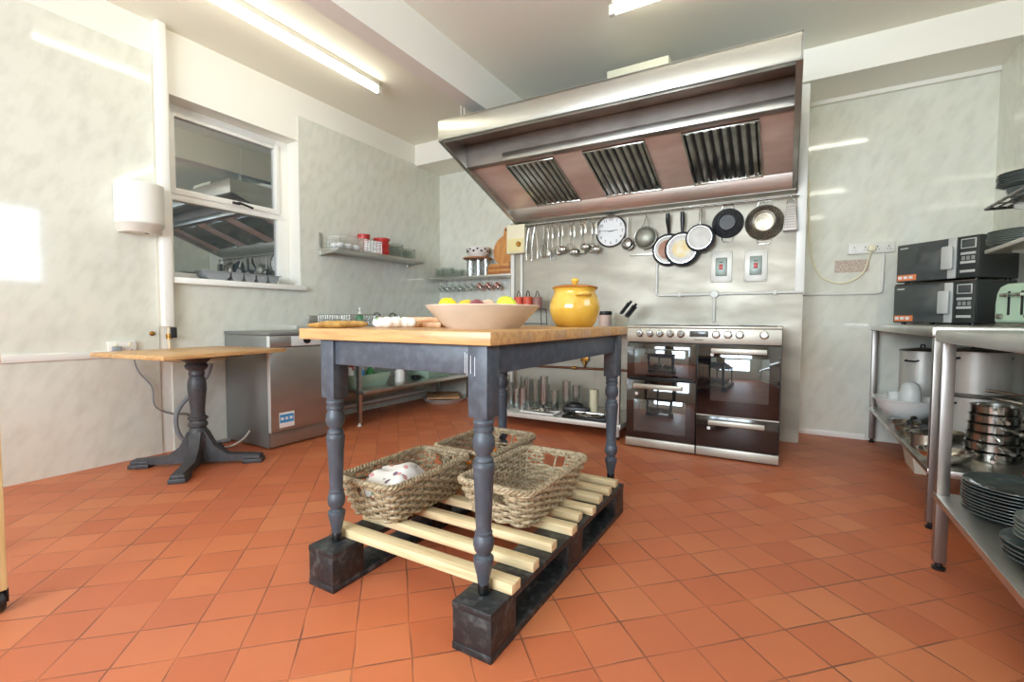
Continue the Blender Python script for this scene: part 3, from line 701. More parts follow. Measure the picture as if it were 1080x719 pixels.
def tumbler(name, label, loc, r, h, mat, group, cat='glass', wall=.003, flare=1.12):
    return solo(name, MB().lathe([(0, .004), (r * .9, .004), (r * flare - wall, h), (r * flare, h), (r, 0), (0, 0)], (0, 0, 0), 20), M[mat], label, cat, loc, 0, group)
proto = None
def bowlstack(name, label, loc, r, h, mat, group, cat):
    return solo(name, MB().lathe([(0, .004), (r * .55, .004), (r * .85, h * .5), (r - .003, h), (r, h), (r * .88, h * .45), (r * .55, 0), (0, 0)], (0, 0, 0), 24), M[mat], label, cat, loc, 0, group)
ordn = ('bottom', 'second', 'third', 'fourth', 'fifth', 'sixth', 'seventh', 'eighth', 'ninth', 'tenth', 'eleventh', 'twelfth')
for j, (x, y, k, pl) in enumerate(((.14, -.90, 5, 'left'), (.14, -.71, 4, 'right'))):
    for i in range(k):
        bowlstack('glass_dish', '%s clear glass dish from below in the %s stack on the left wall shelf' % (ordn[i], pl), (x, y, SHZ + i * .027), .088, .036, 'glass_g', 'glass dishes on the left wall shelf', 'dish')

# ------------------------------------------------------------------ sink unit along the left wall
t = thing('sink_unit', 'stainless steel sink unit with splashback along the left wall', 'sink', (.0, -1.02, 0))
m = MB(); z0, z1 = .84, .885
m.box(.012, .62, -.965, -.45, z0, z1, .004); m.box(.012, .62, .42, .95, z0, z1, .004); m.box(.012, .12, -.45, .42, z0, z1); m.box(.55, .62, -.45, .42, z0, z1)
m.obj('worktop', M['steel'], t)
MB().box(.012, .03, -.86, .95, .886, .975, .003).obj('splashback', M['steel'], t)
m = MB(); m.box(.125, .545, -.44, .41, .66, .668); m.box(.12, .127, -.45, .42, .66, .884); m.box(.543, .55, -.45, .42, .66, .884); m.box(.12, .55, -.45, -.443, .66, .884); m.box(.12, .55, .413, .42, .66, .884); m.obj('basin', M['steel'], t)
MB().box(.05, .6, -.74, .94, .285, .32, .004).obj('undershelf', M['steel'], t)
for x, y in ((.525, -.725), (.525, .9), (.07, -.725), (.07, .9)):
    lg = MB().box(x - .017, x + .017, y - .017, y + .017, .03, .839, .003).obj('leg', M['steel'], t)
    MB().lathe([(.018, 0), (.02, .008), (.01, .012), (.01, .035)], (x, y, 0), 14).obj('foot', M['plastic_w'], lg)
def tap(label, y):
    t = thing('tap', label, 'tap', (.075, y, .8855), 0, 'taps on the sink')
    MB().tube([(0, 0, 0), (0, 0, .07), (.02, 0, .11), (.06, 0, .12), (.1, 0, .1)], .01, 10).obj('spout', M['chrome'], t)
    m = MB().cyl((0, 0, .06), (-.0, 0.04, .075), .007, 10); m.box(-.008, .008, .03, .07, .072, .086, .003); m.obj('lever', M['chrome'], t)
tap('chrome sink tap nearer the dishwasher', -1.16); tap('chrome sink tap farther from the dishwasher', -.94)
t = thing('soap_bottle', 'green soap bottle with a white pump on the sink', 'bottle', (.3, -1.53, .8855))
MB().lathe([(0, 0), (.034, 0), (.036, .006), (.036, .075), (.028, .092), (.014, .1), (.014, .108), (0, .108)], (0, 0, 0), 20).obj('bottle_body', M['grnsoap'], t)
m = MB().lathe([(.016, .104), (.016, .12), (.006, .124), (.006, .15), (.014, .152), (.014, .162), (0, .163)], (0, 0, 0), 14); m.tube([(0, 0, .157), (.0, .045, .155)], .006, 8); m.obj('pump', M['plastic_w'], t)
t = thing('dish_rack', 'grey wire dish rack standing on the sink drainer', 'rack', (.33, -1.72, .8855))
m = MB()
for z in (.004, .05, .095): m.tube([(-.2, -.13, z), (.2, -.13, z), (.2, .13, z), (-.2, .13, z)], .003, 6, True)
for i in range(14):
    x = -.2 + .4 * i / 13; m.tube([(x, -.13, .095), (x, -.13, .004), (x, .13, .004), (x, .13, .095)], .002, 5)
m.obj('wire_frame', M['chrome'], t)
solo('sponge', MB().box(-.1, .1, -.06, .06, 0, .05, .012), M['grncloth'], 'folded green cloth on the far end of the sink', 'cloth', (.3, -.86, .8855), .2)
solo('sponge', MB().box(-.05, .05, -.035, .035, 0, .03, .008), M['grncloth'], 'small green sponge lying on the folded green cloth', 'sponge', (.3, -.86, .936), .5)
for i in range(7):
    tumbler('glass_tumbler', 'clear tumbler drying in a row on the sink edge behind the soap bottle', (.2, -1.44 + .085 * i - (0.0), .8855), .03, .085, 'glass', 'tumblers on the sink drainer') if i not in (3,) else None
# under the sink
def tub(name, label, loc, w, l, h, mat, cat, group=None, rz=0):
    m = MB(); k = .9
    def R4(s, z): return [(-w * s, -l * s, z), (w * s, -l * s, z), (w * s, l * s, z), (-w * s, l * s, z)]
    vs = R4(k, 0) + R4(1, h) + R4(1.06, h) + R4(1.06, h - .012) + R4(.96, h) + R4(k - .05, .006)
    q = lambda a, b: [(a + i, a + (i + 1) % 4, b + (i + 1) % 4, b + i) for i in range(4)]
    m.poly(vs, [(0, 1, 2, 3)] + q(0, 12) + q(12, 8) + q(8, 4) + q(4, 16) + q(16, 20) + [(20, 21, 22, 23)])
    return solo(name, m, M[mat], label, cat, loc, rz, group)
tub('washing_up_basin', 'sage green basin on the left of the shelf under the sink', (.30, -1.53, .3205), .16, .2, .115, 'tubgreen', 'basin')
tub('storage_box', 'pale green plastic box on the right of the shelf under the sink', (.36, -.62, .3205), .15, .19, .13, 'tubgreen', 'box')
def spray(label, x, y, body, head, h=.2):
    t = thing('spray_bottle', label, 'bottle', (x, y, .3205 + .008))
    MB().lathe([(0, 0), (.035, 0), (.037, .01), (.037, h * .55), (.02, h * .75), (.013, h * .82), (0, h * .82)], (0, 0, 0), 18).obj('bottle_body', M[body], t)
    m = MB().box(-.015, .05, -.012, .012, h * .86, h, .005); m.cyl((0, 0, h * .8), (0, 0, h * .88), .014, 12); m.tube([(.03, 0, h * .88), (.036, 0, h * .7)], .005, 6); m.obj('trigger_head', M[head], t)
spray('white spray bottle with a red head in the green basin', .30, -1.65, 'whitepl', 'red', .21)
spray('blue spray bottle with a white head in the green basin', .31, -1.54, 'blue', 'whitepl', .2)
spray('green cleaning bottle with a white head in the green basin', .32, -1.43, 'grncloth', 'whitepl', .2)
t = thing('cleaning_bottle', 'white cleaning bottle standing between the two green tubs', 'bottle', (.42, -1.14, .3205))
MB().lathe([(0, 0), (.05, 0), (.052, .01), (.05, .10), (.02, .14), (.018, .16), (0, .16)], (0, 0, 0), 20).obj('bottle_body', M['whitepl'], t)
MB().lathe([(.02, .155), (.02, .18), (0, .182)], (0, 0, 0), 14).obj('cap', M['whitepl'], t)
solo('power_plug_block', MB().box(-.03, .03, -.04, .04, 0, .045, .006), M['black'], 'small black block beside the pale green box under the sink', 'block', (.45, -.93, .3205))
solo('floor_pipe', MB().tube([(.10, -1.9, .10), (.10, -1.6, .10), (.10, -1.2, .10), (.10, -.4, .11)], .02, 10), M['plastic_w'], 'white waste pipe along the wall under the sink', 'pipe')
# pan + board on floor under sink end
t = thing('round_pan', 'shallow round steel pan on the floor under the sink', 'pan', (.36, -.36, 0))
MB().lathe([(0, .004), (.2, .004), (.235, .045), (.25, .05), (.25, .046), (.238, .04), (.205, 0), (0, 0)], (0, 0, 0), 40).obj('pan_body', M['alu'], t)
m = MB()
for s in (-1, 1): m.tube([(.03 * s, s * .24, .045), (.045 * s, s * .285, .05), (-.045 * s, s * .285, .05), (-.03 * s, s * .24, .045)], .006, 8)
m.obj('handles', M['alu'], t)
cboard('wooden board lying across the steel pan on the floor under the sink', .34, -.36, .0575, .36, .44, .02, 'board3', R(40))

# ------------------------------------------------------------------ back wall left: shelf, glassware
t = thing('wall_shelf', 'grey metal shelf on the back wall holding glassware', 'shelf', (.63, 0, 1.435))
MB().box(-.58, .585, -.27, -.002, -.02, 0, .003).obj('shelf_board', M['steel'], t)
for x in (-.53, .5):
    m = MB().box(x - .014, x + .014, -.012, -.002, -.07, -.0205, .002); m.prism([(-.012, -.0205), (-.2, -.0205), (-.2, -.03), (-.012, -.05)], 'x', x - .008, x + .008); m.obj('bracket', M['steel'], t)
BZ = 1.4355
for j, (x, k, pl) in enumerate(((.125, 4, 'left'), (.265, 4, 'middle'), (.405, 3, 'right'))):
    for i in range(k):
        bowlstack('glass_dish', '%s clear glass dish from below in the %s stack on the back wall shelf' % (ordn[i], pl), (x, -.14, BZ + i * .027), .068, .036, 'glass_g', 'glass dishes on the back wall shelf', 'dish')
for i, (x, pl) in enumerate(((.575, 'left'), (.685, 'middle'), (.79, 'right'))):
    tumbler('glass_vase', 'tall clear glass, %s one of three under the round wooden tray' % pl, (x, -.14, BZ), .042, .19, 'glass', 'tall glasses on the back wall shelf')
solo('round_tray', MB().lathe([(0, .0), (.165, 0), (.168, .004), (.168, .014), (0, .014)], (0, 0, 0), 36), M['board2'], 'round wooden tray on three tall glasses, back wall shelf', 'tray', (.685, -.155, BZ + .1905))
t = thing('wire_bowl', 'white and black patterned bowl on the round wooden tray', 'bowl', (.69, -.15, BZ + .205))
m = MB().lathe([(0, .003), (.06, .003), (.11, .05), (.135, .115), (.14, .115), (.115, .045), (.065, 0), (0, 0)], (0, 0, 0), 28); m.obj('bowl_body', M['whitepl'], t)
m = MB()
for i in range(18):
    a = 2 * PI * i / 18; m.ball((.127 * math.cos(a), .127 * math.sin(a), .07 + .022 * (i % 2)), .013, (1, 1, .9), 8)
m.obj('pattern_dots', M['blackm'], t)
def lboard(label, x, y, sx, sy, z, mat): return solo('chopping_board', MB().box(-sx / 2, sx / 2, -sy / 2, sy / 2, 0, .028, .005), M[mat], label, 'chopping board', (x, y, z), 0, 'stacked chopping boards on the back wall shelf')
for i, nm in enumerate(('lowest', 'second', 'third', 'topmost')):
    lboard('%s wooden chopping board in the pile under the paddle board' % nm, 1.02 + .008 * (i % 2), -.145, .30 - .01 * i, .2, BZ + i * .0285, 'board2' if i % 2 == 0 else 'board')
t = thing('paddle_board', 'round wooden paddle board leaning on the wall above the shelf', 'chopping board', (.985, -.075, BZ + .1145), 0, None, (R(-9), 0, 0))
m = MB(); out = []
for i in range(33):
    a = R(-90) + R(320) * i / 32 - R(-0) - R(250) * 0; out.append((.145 * math.sin(R(20) + R(320) * i / 32), .17 + .17 * 1.0 * math.cos(R(20) + R(320) * i / 32)))
out = [(p[0], p[1]) for p in out]
neck = [(-.032, .345), (-.03, .42), (-.018, .435), (.018, .435), (.03, .42), (.032, .345)]
m.prism(out + neck, 'y', -.012, .012)
m.obj('board_body', M['board'], t)
MB().lathe([(0, -.013), (.013, -.013), (.013, .013), (0, .013)], seg=14, mat=Matrix.Translation((0, 0, .405)) @ Matrix.Rotation(PI / 2, 4, 'X')).obj('hang_hole', M['blackm'], t)
# hanging cups under the shelf
def cup(x, mat, label, group, tilt):
    t = thing('hanging_cup', label, 'cup', (x, -.13, 1.4145), 0, group); t.scale = (.86, .86, .86)
    m = MB().tube([(0, 0, 0), (0, 0, -.035), (.012, 0, -.05), (.02, 0, -.04)], .0022, 6); m.obj('hook', M['chrome'], t)
    mm = Matrix.Translation((.0, 0, -.115)) @ Matrix.Rotation(R(tilt), 4, 'Y')
    m = MB().lathe([(0, -.04), (.03, -.04), (.034, -.034), (.037, .045), (.035, .045), (.031, -.03), (0, -.033)], seg=20, mat=mm); m.obj('cup_body', M[mat], t)
    m = MB().ring((0, 0, 0), .026, .0045, 'y', 16, 6, R(-100), R(100)); m.bm.transform(mm @ Matrix.Translation((.036, 0, .002))); m.obj('handle', M[mat], t)
    m = MB().ring((0, 0, 0), .034, .004, 'z', 20, 6); m.bm.transform(mm @ Matrix.Translation((0, 0, -.037))); m.obj('base_ring', M['steel_dark'], t)
for i, x in enumerate((.13, .22, .31, .40, .49, .58)):
    cup(x, 'glass_g', '%s clear glass cup from the left, hanging under the back wall shelf' % ('first', 'second', 'third', 'fourth', 'fifth', 'sixth')[i], 'glass cups hanging under the shelf', -48)
for i, x in enumerate((.70, .82, .94)):
    cup(x, 'pink', '%s pink glass cup from the left, hanging under the back wall shelf' % ('first', 'second', 'third')[i], 'pink cups hanging under the shelf', -48)

# isolator box and conduits
t = thing('isolator_box', 'cream electrical isolator box below the left end of the hood', 'switch box', (1.37, SW - .0045, 1.755))
MB().box(-.104, .104, -.085, 0, -.147, .14, .006).obj('box_body', M['cream_pl'], t)
MB().box(-.09, .095, -.094, -.085, -.135, -.0, .004).obj('cover', mk('yellowed_plastic', (232, 218, 160), .4), t)
m = MB().lathe([(0, 0), (.026, 0), (.026, .014), (0, .014)], seg=18, mat=Matrix.Translation((.045, -.094, -.06)) @ Matrix.Rotation(PI / 2, 4, 'X')); m.box(.038, .052, -.125, -.108, -.085, -.035, .003); m.obj('rotary_knob', M['brass'], t)
solo('cable_conduit', MB().box(-.019, .019, -.032, 0, 0, .66, .003), M['plastic_w'], 'wide white conduit dropping from the isolator box, left one', 'conduit', (1.305, SW - .0045, .945))
solo('cable_conduit', MB().box(-.013, .013, -.025, 0, 0, .66, .003), M['plastic_w'], 'narrow white conduit dropping from the isolator box, right one', 'conduit', (1.405, SW - .0045, .945))

# ------------------------------------------------------------------ steel prep table left of the range
t = thing('prep_table', 'stainless steel prep table between the sink corner and the range', 'table', (2.0, -.72, 0))
MB().box(-.70, .66, -.33, .31, .84, .885, .004).obj('worktop', M['steel'], t)
MB().box(-.69, .65, -.325, .3, .085, .125, .003).obj('undershelf', M['alu'], t)
for x, y in ((.615, -.29), (.615, .23), (-.665, -.29), (-.665, .23)):
    lg = MB().box(x - .018, x + .018, y - .018, y + .018, .02, .839, .003).obj('leg', M['alu'], t)
    MB().cyl((x, y, 0), (x, y, .022), .013, 10).obj('foot', M['black'], lg)
PTZ, PUZ = .8855, .1255
glx = [(1.42, -.86), (1.50, -.78), (1.53, -.92), (1.60, -.84), (1.66, -.74), (1.70, -.90), (1.78, -.80), (1.84, -.72), (1.88, -.835), (1.96, -.78), (2.04, -.70), (1.44, -.68), (1.58, -.66), (2.10, -.62)]
for i, (x, y) in enumerate(glx):
    h = (.27, .22, .31, .18, .26, .2)[i % 6]
    tumbler('glass_jar', 'tall clear glass standing among others on the shelf of the prep table', (x, y, PUZ), .036, h, 'glass' if i % 3 else 'glass_g', 'tall glasses under the prep table', flare=1.1)
t = thing('pillar_candle', 'cream pillar candle under the right end of the prep table', 'candle', (2.31, -.72, PUZ))
MB().lathe([(0, 0), (.038, 0), (.039, .004), (.039, .205), (.034, .21), (0, .207)], (0, 0, 0), 20).obj('wax', M['wax'], t)
MB().tube([(0, 0, .205), (.004, 0, .225)], .002, 6).obj('wick', M['blackm'], t)
def cutrack(label, x, y, w, l, mat, n, seed):
    t = thing('cutlery_tray', label, 'tray', (x, y, PUZ))
    m = MB(); m.box(-w, w, -l, l, 0, .008, .002)
    for q in ((-w, -w + .008, -l, l), (w - .008, w, -l, l), (-w, w, -l, -l + .008), (-w, w, l - .008, l)): m.box(q[0], q[1], q[2], q[3], .0, .02, .002)
    m.obj('tray_body', M[mat], t); rnd = random.Random(seed)
    for i in range(n):
        a = rnd.uniform(-.35, .35) + (PI if rnd.random() < .5 else 0); cx, cy = rnd.uniform(-w * .4, w * .4), rnd.uniform(-l * .55, l * .55); z = .014 + .0065 * (i // 3)
        m = MB(); m.tube([(-.09, 0, 0), (.05, 0, .001)], [.0045, .003], 6); m.ball((.075, 0, .001), .017, (1.5, .8, .25), 10)
        m.bm.transform(Matrix.Translation((x + cx, y + cy, PUZ + z)) @ Matrix.Rotation(a, 4, 'Z'))
        solo('spoon', m, M['chrome'], 'loose steel spoon lying in the %s' % ('white tray' if mat != 'black' else 'black tray') + ' under the prep table', 'cutlery', group='spoons in the ' + ('white tray' if mat != 'black' else 'black tray'))
cutrack('white tray of loose cutlery under the prep table', 1.90, -.955, .17, .075, 'whitepl', 14, 1)
cutrack('black tray of loose cutlery under the right end of the prep table', 2.33, -.935, .19, .085, 'black', 17, 2)
m = MB().box(-.12, .12, -.06, .06, 0, .06, .02); m.ball((-.02, 0, .06), .06, (1.4, .8, .6), 14)
solo('black_case', m, M['black'], 'black rounded case behind the cutlery under the prep table', 'case', (2.17, -.77, PUZ), .2)
t = thing('gas_pipe', 'dark copper gas pipe with a valve on the steel wall under the prep table', 'pipe', (0, 0, 0))
m = MB().tube([(1.36, SW - .035, .475), (2.3, SW - .035, .485), (2.62, SW - .035, .485)], .011, 10); m.tube([(2.1, SW - .035, .485), (2.1, SW - .035, .62)], .009, 8); m.obj('pipe_run', M['copper'], t)
m = MB().cyl((2.1, SW - .035, .52), (2.1, SW - .035, .56), .018, 12); m.box(2.06, 2.14, SW - .045, SW - .03, .55, .605, .003); m.obj('valve', M['brass'], t); MB().cyl((1.98, SW - .035, .482), (2.02, SW - .035, .482), .017, 12).obj('pipe_union', M['brass'], t)
# on the prep table
def tin(label, x, y, h, r):
    t = thing('red_canister', label, 'canister', (x, y, PTZ), 0, 'red canisters on the prep table')
    MB().lathe([(0, 0), (r, 0), (r, h * .92), (r * .9, h), (0, h)], (0, 0, 0), 24).obj('can_body', M['redtin'], t)
    MB().tube([(-.022, 0, h - .004), (-.012, 0, h + .04), (0, 0, h + .06), (.012, 0, h + .04), (.022, 0, h - .004)], .0045, 8).obj('loop_handle', M['blackm'], t)
t = thing('wire_rack', 'black wire rack carrying red cups on the prep table', 'rack', (1.595, -.62, PTZ))
m = MB()
for z in (.02, .157): m.tube([(-.165, -.055, z), (.165, -.055, z), (.165, .055, z), (-.165, .055, z)], .0035, 6, True)
for i in range(1, 9): m.tube([(-.165 + .33 * i / 9, -.055, .157), (-.165 + .33 * i / 9, .055, .157)], .0022, 5)
for x in (-.165, .165):
    for y in (-.055, .055): m.tube([(x, y, .157), (x * 1.06, y * 1.06, .004)], .0042, 6)
m.obj('wire_frame', M['blackm'], t)
RKZ = PTZ + .1612
def tin(label, x, y, h, r, mat='redtin'):
    t = thing('red_canister', label, 'canister', (x, y, RKZ), 0, 'red canisters on the wire rack')
    MB().lathe([(0, 0), (r, 0), (r, h * .92), (r * .9, h), (0, h)], (0, 0, 0), 24).obj('can_body', M[mat], t)
    MB().tube([(-.022, 0, h - .004), (-.012, 0, h + .04), (0, 0, h + .06), (.012, 0, h + .04), (.022, 0, h - .004)], .0045, 8).obj('loop_handle', M['blackm'], t)
tin('left red canister with a black loop handle on the wire rack', 1.49, -.62, .115, .046)
tin('middle red canister with a black loop handle on the wire rack', 1.593, -.62, .115, .046)
M['brownred'] = mk('brown_red_enamel', (150, 104, 92), .4)
tin('right brownish red canister on the wire rack', 1.695, -.62, .11, .046, 'brownred')
t = thing('jar', 'glass jar with a black lid on the prep table right of the pot', 'jar', (2.40, -.72, PTZ))
MB().lathe([(0, 0), (.05, 0), (.054, .006), (.054, .095), (.048, .1), (0, .1)], (0, 0, 0), 24).obj('jar_body', mk('pinkish_filled_glass', (206, 176, 160), .15), t)
MB().lathe([(.058, .1), (.06, .104), (.06, .128), (.056, .132), (0, .132)], (0, 0, 0), 24).obj('lid', M['black'], t)
t = thing('knife_block', 'tilted knife block with black handled knives left of the range', 'knife block', (2.535, -.72, PTZ), 0)
m = MB().prism([(-.07, 0), (.045, 0), (.075, .075), (-.03, .115)], 'y', -.045, .045); m.obj('block_body', M['glass_g'], t)
for i, (s, q) in enumerate(((-.022, -.028), (-.022, .012), (.026, -.012), (.026, .028), (.05, 0))):
    a = R(52); p = Vector((.02 + s * math.sin(a), q, .095 - s * math.cos(a) * .7)); d = Vector((math.cos(a), 0, math.sin(a)))
    p0 = p + d * .005
    k = MB().tube([p0, p0 + d * .02, p0 + d * .07, p0 + d * (.115 + .02 * (i % 2))], [.007, .011, .010, .012], 8).obj('knife_handle', M['black'], t)

# ------------------------------------------------------------------ extraction hood
HL, HR, HF, HBk = 1.325, 3.788, -1.56, SW - .006
t = thing('extraction_hood', 'large stainless steel extraction hood above the range', 'hood', (0, 0, 0))
def hs(co):   # the hood front is slightly out of square with the wall
    return Vector((co.x, HBk + (co.y - HBk) * (1 + .058 * (HR - co.x) / (HR - HL)), co.z))
zt, zl, zr = 2.508, 2.352, 1.905      # fascia top, fascia lip, rear bottom
m = MB()
m.box(HL, HR, HF, HF + .012, zl, zt, .002); m.box(HL, HR, HF, HF + .05, zl, zl + .012, .002)
m.box(HL, HR, HF, HBk, zt - .012, zt)
for x in (HL, HR - .012):
    m.prism([(HF, zl), (HF, zt), (HBk, zt), (HBk, zr)], 'x', x, x + .012)
    e = .035 if x == HL else -.035
    xa, xb = (x, x + .035) if x == HL else (x + .012 - .035, x + .012)
    m.prism([(HF, zl), (HF, zl + .012), (HBk, zr + .012), (HBk, zr)], 'x', xa, xb)
m.each(hs); m.obj('canopy', M['steel'], t)
def fp(y): return 2.05 - .37 * (y + .53)      # filter bank plane
m = MB()
m.prism([(HBk, zr), (HBk - .06, zr + .02), (HBk - .06, zr + .03), (HBk, zr + .012)], 'x', HL + .01, HR - .01)
m.prism([(HBk - .062, zr + .022), (-.53, fp(-.53) - .02), (-.53, fp(-.53) - .005), (HBk - .062, zr + .035)], 'x', HL + .01, HR - .01)
m.each(hs); m.obj('grease_gutter', M['steel'], t)
m = MB(); m.prism([(-.53, fp(-.53) - .018), (-1.14, fp(-1.14) - .018), (-1.14, fp(-1.14) + .01), (-.53, fp(-.53) + .01)], 'x', HL + .012, HR - .012)
m.each(hs); m.obj('filter_panel', mk('floor_reflect_steel', (236, 208, 192), .4, .4, (216, 180, 162), 2.5, (1, 2, 2), rvar=.08), t)  # warm tone painted in for the red floor's reflection
m = MB(); m.box(HL + .012, HR - .012, -1.215, -1.141, fp(-1.14) - .03, 2.43, .003); m.box(HL + .012, HR - .012, HF + .012, -1.216, 2.43, 2.445); m.box(HL + .012, HR - .012, HF + .014, HF + .07, 2.375, 2.43)
m.each(hs); m.obj('inner_lining', M['hood_in'], t)
m = MB(); m.box(1.70, HR - .03, -1.232, -1.2155, fp(-1.14) - .034, fp(-1.14) + .03, .004); m.each(hs); m.obj('filter_rail', M['steel'], t)
for (xa, xb) in ((1.66, 2.10), (2.345, 2.82), (3.075, 3.56)):
    m = MB(); n = 8; dark = MB()
    dark.prism([(-.545, fp(-.545) - .0195), (-1.115, fp(-1.115) - .0195), (-1.115, fp(-1.115) - .0182), (-.545, fp(-.545) - .0182)], 'x', xa, xb)
    dark.each(hs); f = dark.obj('baffle_filter', M['blackm'], t)
    for i in range(n):
        x = xa + .012 + (xb - xa - .024) * (i + .5) / n; w = (xb - xa) / n * .36
        ya, yb = -.565, -1.10
        for (y0_, y1_) in ((ya, yb),):
            vs = []
            for y in (y0_, y1_):
                for (dx, dz) in ((-w, -.02), (-w * .55, -.034), (w * .55, -.034), (w, -.02)): vs.append((x + dx, y, fp(y) + dz))
            m.poly(vs, [(0, 1, 5, 4), (1, 2, 6, 5), (2, 3, 7, 6), (0, 3, 2, 1), (4, 5, 6, 7), (3, 0, 4, 7)])
    for y in (-.553, -1.107): m.cbox(((xa + xb) / 2, y, fp(y) - .026), (xb - xa, .022, .016), .002)
    for x in (xa + .006, xb - .006): m.prism([(-.545, fp(-.545) - .034), (-1.115, fp(-1.115) - .034), (-1.115, fp(-1.115) - .0196), (-.545, fp(-.545) - .0196)], 'x', x - .006, x + .006)
    m.each(hs); m.obj('baffles', M['chrome'], f)
m = MB(); m.box(2.56, 3.0, -1.2, -.95, zt + .001, 2.762, .004); solo('fan_box', m, M['cream_box'], 'cream painted box standing on top of the hood', 'fan box')
for i, (x, nm) in enumerate(((1.42, 'left'), (1.455, 'right'))):
    solo('hanger_wire', MB().cyl((x, -1.45, zt + .0005), (x - .01, -1.45, H - .001), .003, 6), M['plastic_w'], 'thin %s suspension wire at the left end of the hood' % nm, 'wire')

# ------------------------------------------------------------------ hanging rail and what hangs on it
RY, RZ = SW - .075, 1.872
t = thing('hanging_rail', 'steel utensil rail under the back edge of the hood', 'rail', (0, 0, 0))
MB().tube([(1.47, RY, RZ), (3.80, RY, RZ)], .007, 10).obj('rod', M['steel_dark'], t)
for x in (1.50, 2.26, 3.03, 3.79): MB().tube([(x, SW - .005, RZ + .012), (x, RY, RZ + .006)], .006, 8).obj('bracket', M['steel'], t)
def hook(t, x0=0):
    MB().tube([(x0, .0115, -.008), (x0, .011, .004), (x0, .006, .012), (x0, -.004, .0125), (x0, -.011, .004), (x0, -.010, -.012), (x0, -.002, -.026), (x0, .004, -.02)], .0022, 6).obj('hook', M['chrome'], t)
def utensil(kind, label, x, L, dx=0.0, yo=0.0):
    t = thing(kind, label, 'utensil', (x, RY + yo * 0, RZ), 0, 'utensils on the hanging rail')
    hook(t)
    z0 = -.022; z1 = -L
    hm = MB()
    if kind == 'tongs':
        for s in (-1, 1): hm.tube([(0, yo, z0), (.016 * s, yo, z0 - .06), (.034 * s, yo, z1 * .7), (.028 * s, yo, z1)], [.005, .0065, .006, .009], 8)
        hm.obj('arms', M['chrome'], t); return t
    if kind == 'whisk':
        hm.cyl((0, yo, z0), (0, yo, z0 - .12), .008, 10); hm.obj('handle', M['chrome'], t); m = MB()
        for k in range(6):
            a = PI * k / 6; c, s = math.cos(a), math.sin(a)
            m.tube([(0, yo, z0 - .12), (.028 * c, yo + .028 * s, z0 - .19), (.034 * c, yo + .034 * s, z1 + .05), (0, yo, z1), (-.034 * c, yo - .034 * s, z1 + .05), (-.028 * c, yo - .028 * s, z0 - .19), (0, yo, z0 - .12)], .0018, 5)
        m.obj('wires', M['chrome'], t); return t
    hl = L * .72
    hm.box(-.011, .011, yo - .003, yo + .003, -hl * .62, z0, .002); hm.tube([(0, yo, -hl * .6), (0, yo, -hl)], .005, 8); hm.obj('handle', M['chrome'], t)
    m = MB()
    if kind == 'ladle':
        r = .042; m.lathe([(0, -r), (r * .6, -r * .78), (r * .92, -r * .35), (r, 0), (r * .95, 0), (r * .86, -r * .33), (r * .55, -r * .7), (0, -r * .92)], seg=20, mat=Matrix.Translation((0, yo - .012, -hl - .035)) @ Matrix.Rotation(R(50), 4, 'X'))
    elif kind == 'spoon':
        m.ball((0, yo, -hl - .04), .045, (.62, .2, 1), 16)
    elif kind == 'slotted_spoon':
        m.ball((0, yo, -hl - .04), .046, (.75, .14, 1), 16)
    elif kind == 'turner':
        m.prism([(-.03, -hl + .0), (.03, -hl), (.042, -hl - .085), (-.042, -hl - .085)], 'y', yo - .003, yo + .003)
    elif kind == 'fork':
        for s in (-.018, 0, .018): m.tube([(0, yo, -hl + .01), (s, yo, -hl - .02), (s, yo, -hl - .1)], .0035, 6)
    elif kind == 'masher':
        pts = [(-.04 + .0133 * i, yo + (.012 if i % 2 else -.012), -hl - .05) for i in range(7)]; m.tube(pts, .0035, 6); m.tube([(-.04, yo - .012, -hl - .05), (-.02, yo, -hl + .01), (.02, yo, -hl + .01), (.04, yo - .012, -hl - .05)], .0035, 6)
    m.obj('head', M['chrome'], t); return t
ul = [('tongs', 'leftmost steel tongs on the hanging rail', 1.525, .345, -.01), ('tongs', 'second steel tongs from the left on the rail', 1.595, .33, -.024), ('whisk', 'wire balloon whisk on the hanging rail', 1.667, .33, .024),
      ('spoon', 'narrow steel spoon just right of the whisk', 1.725, .34, 0), ('fork', 'long steel serving fork between the two spoons', 1.77, .35, 0), ('slotted_spoon', 'slotted steel spoon left of the first ladle', 1.825, .31, .022), ('ladle', 'leftmost steel ladle on the rail', 1.885, .31, -.022),
      ('masher', 'wire potato masher between two ladles on the rail', 1.945, .30, .026), ('ladle', 'steel ladle just left of the turner', 1.975 + .03, .355, -.022), ('turner', 'flat steel turner with a wide blade on the rail', 2.062, .31, .012), ('ladle', 'steel ladle just right of the turner', 2.115, .30, -.02), ('slotted_spoon', 'slotted steel spoon left of the last ladle', 2.16, .31, .032), ('ladle', 'big rightmost steel ladle beside the clock', 2.22, .34, -.02)]
for k, lb, x, L, yo in ul: utensil(k, lb, x, L, 0, yo)
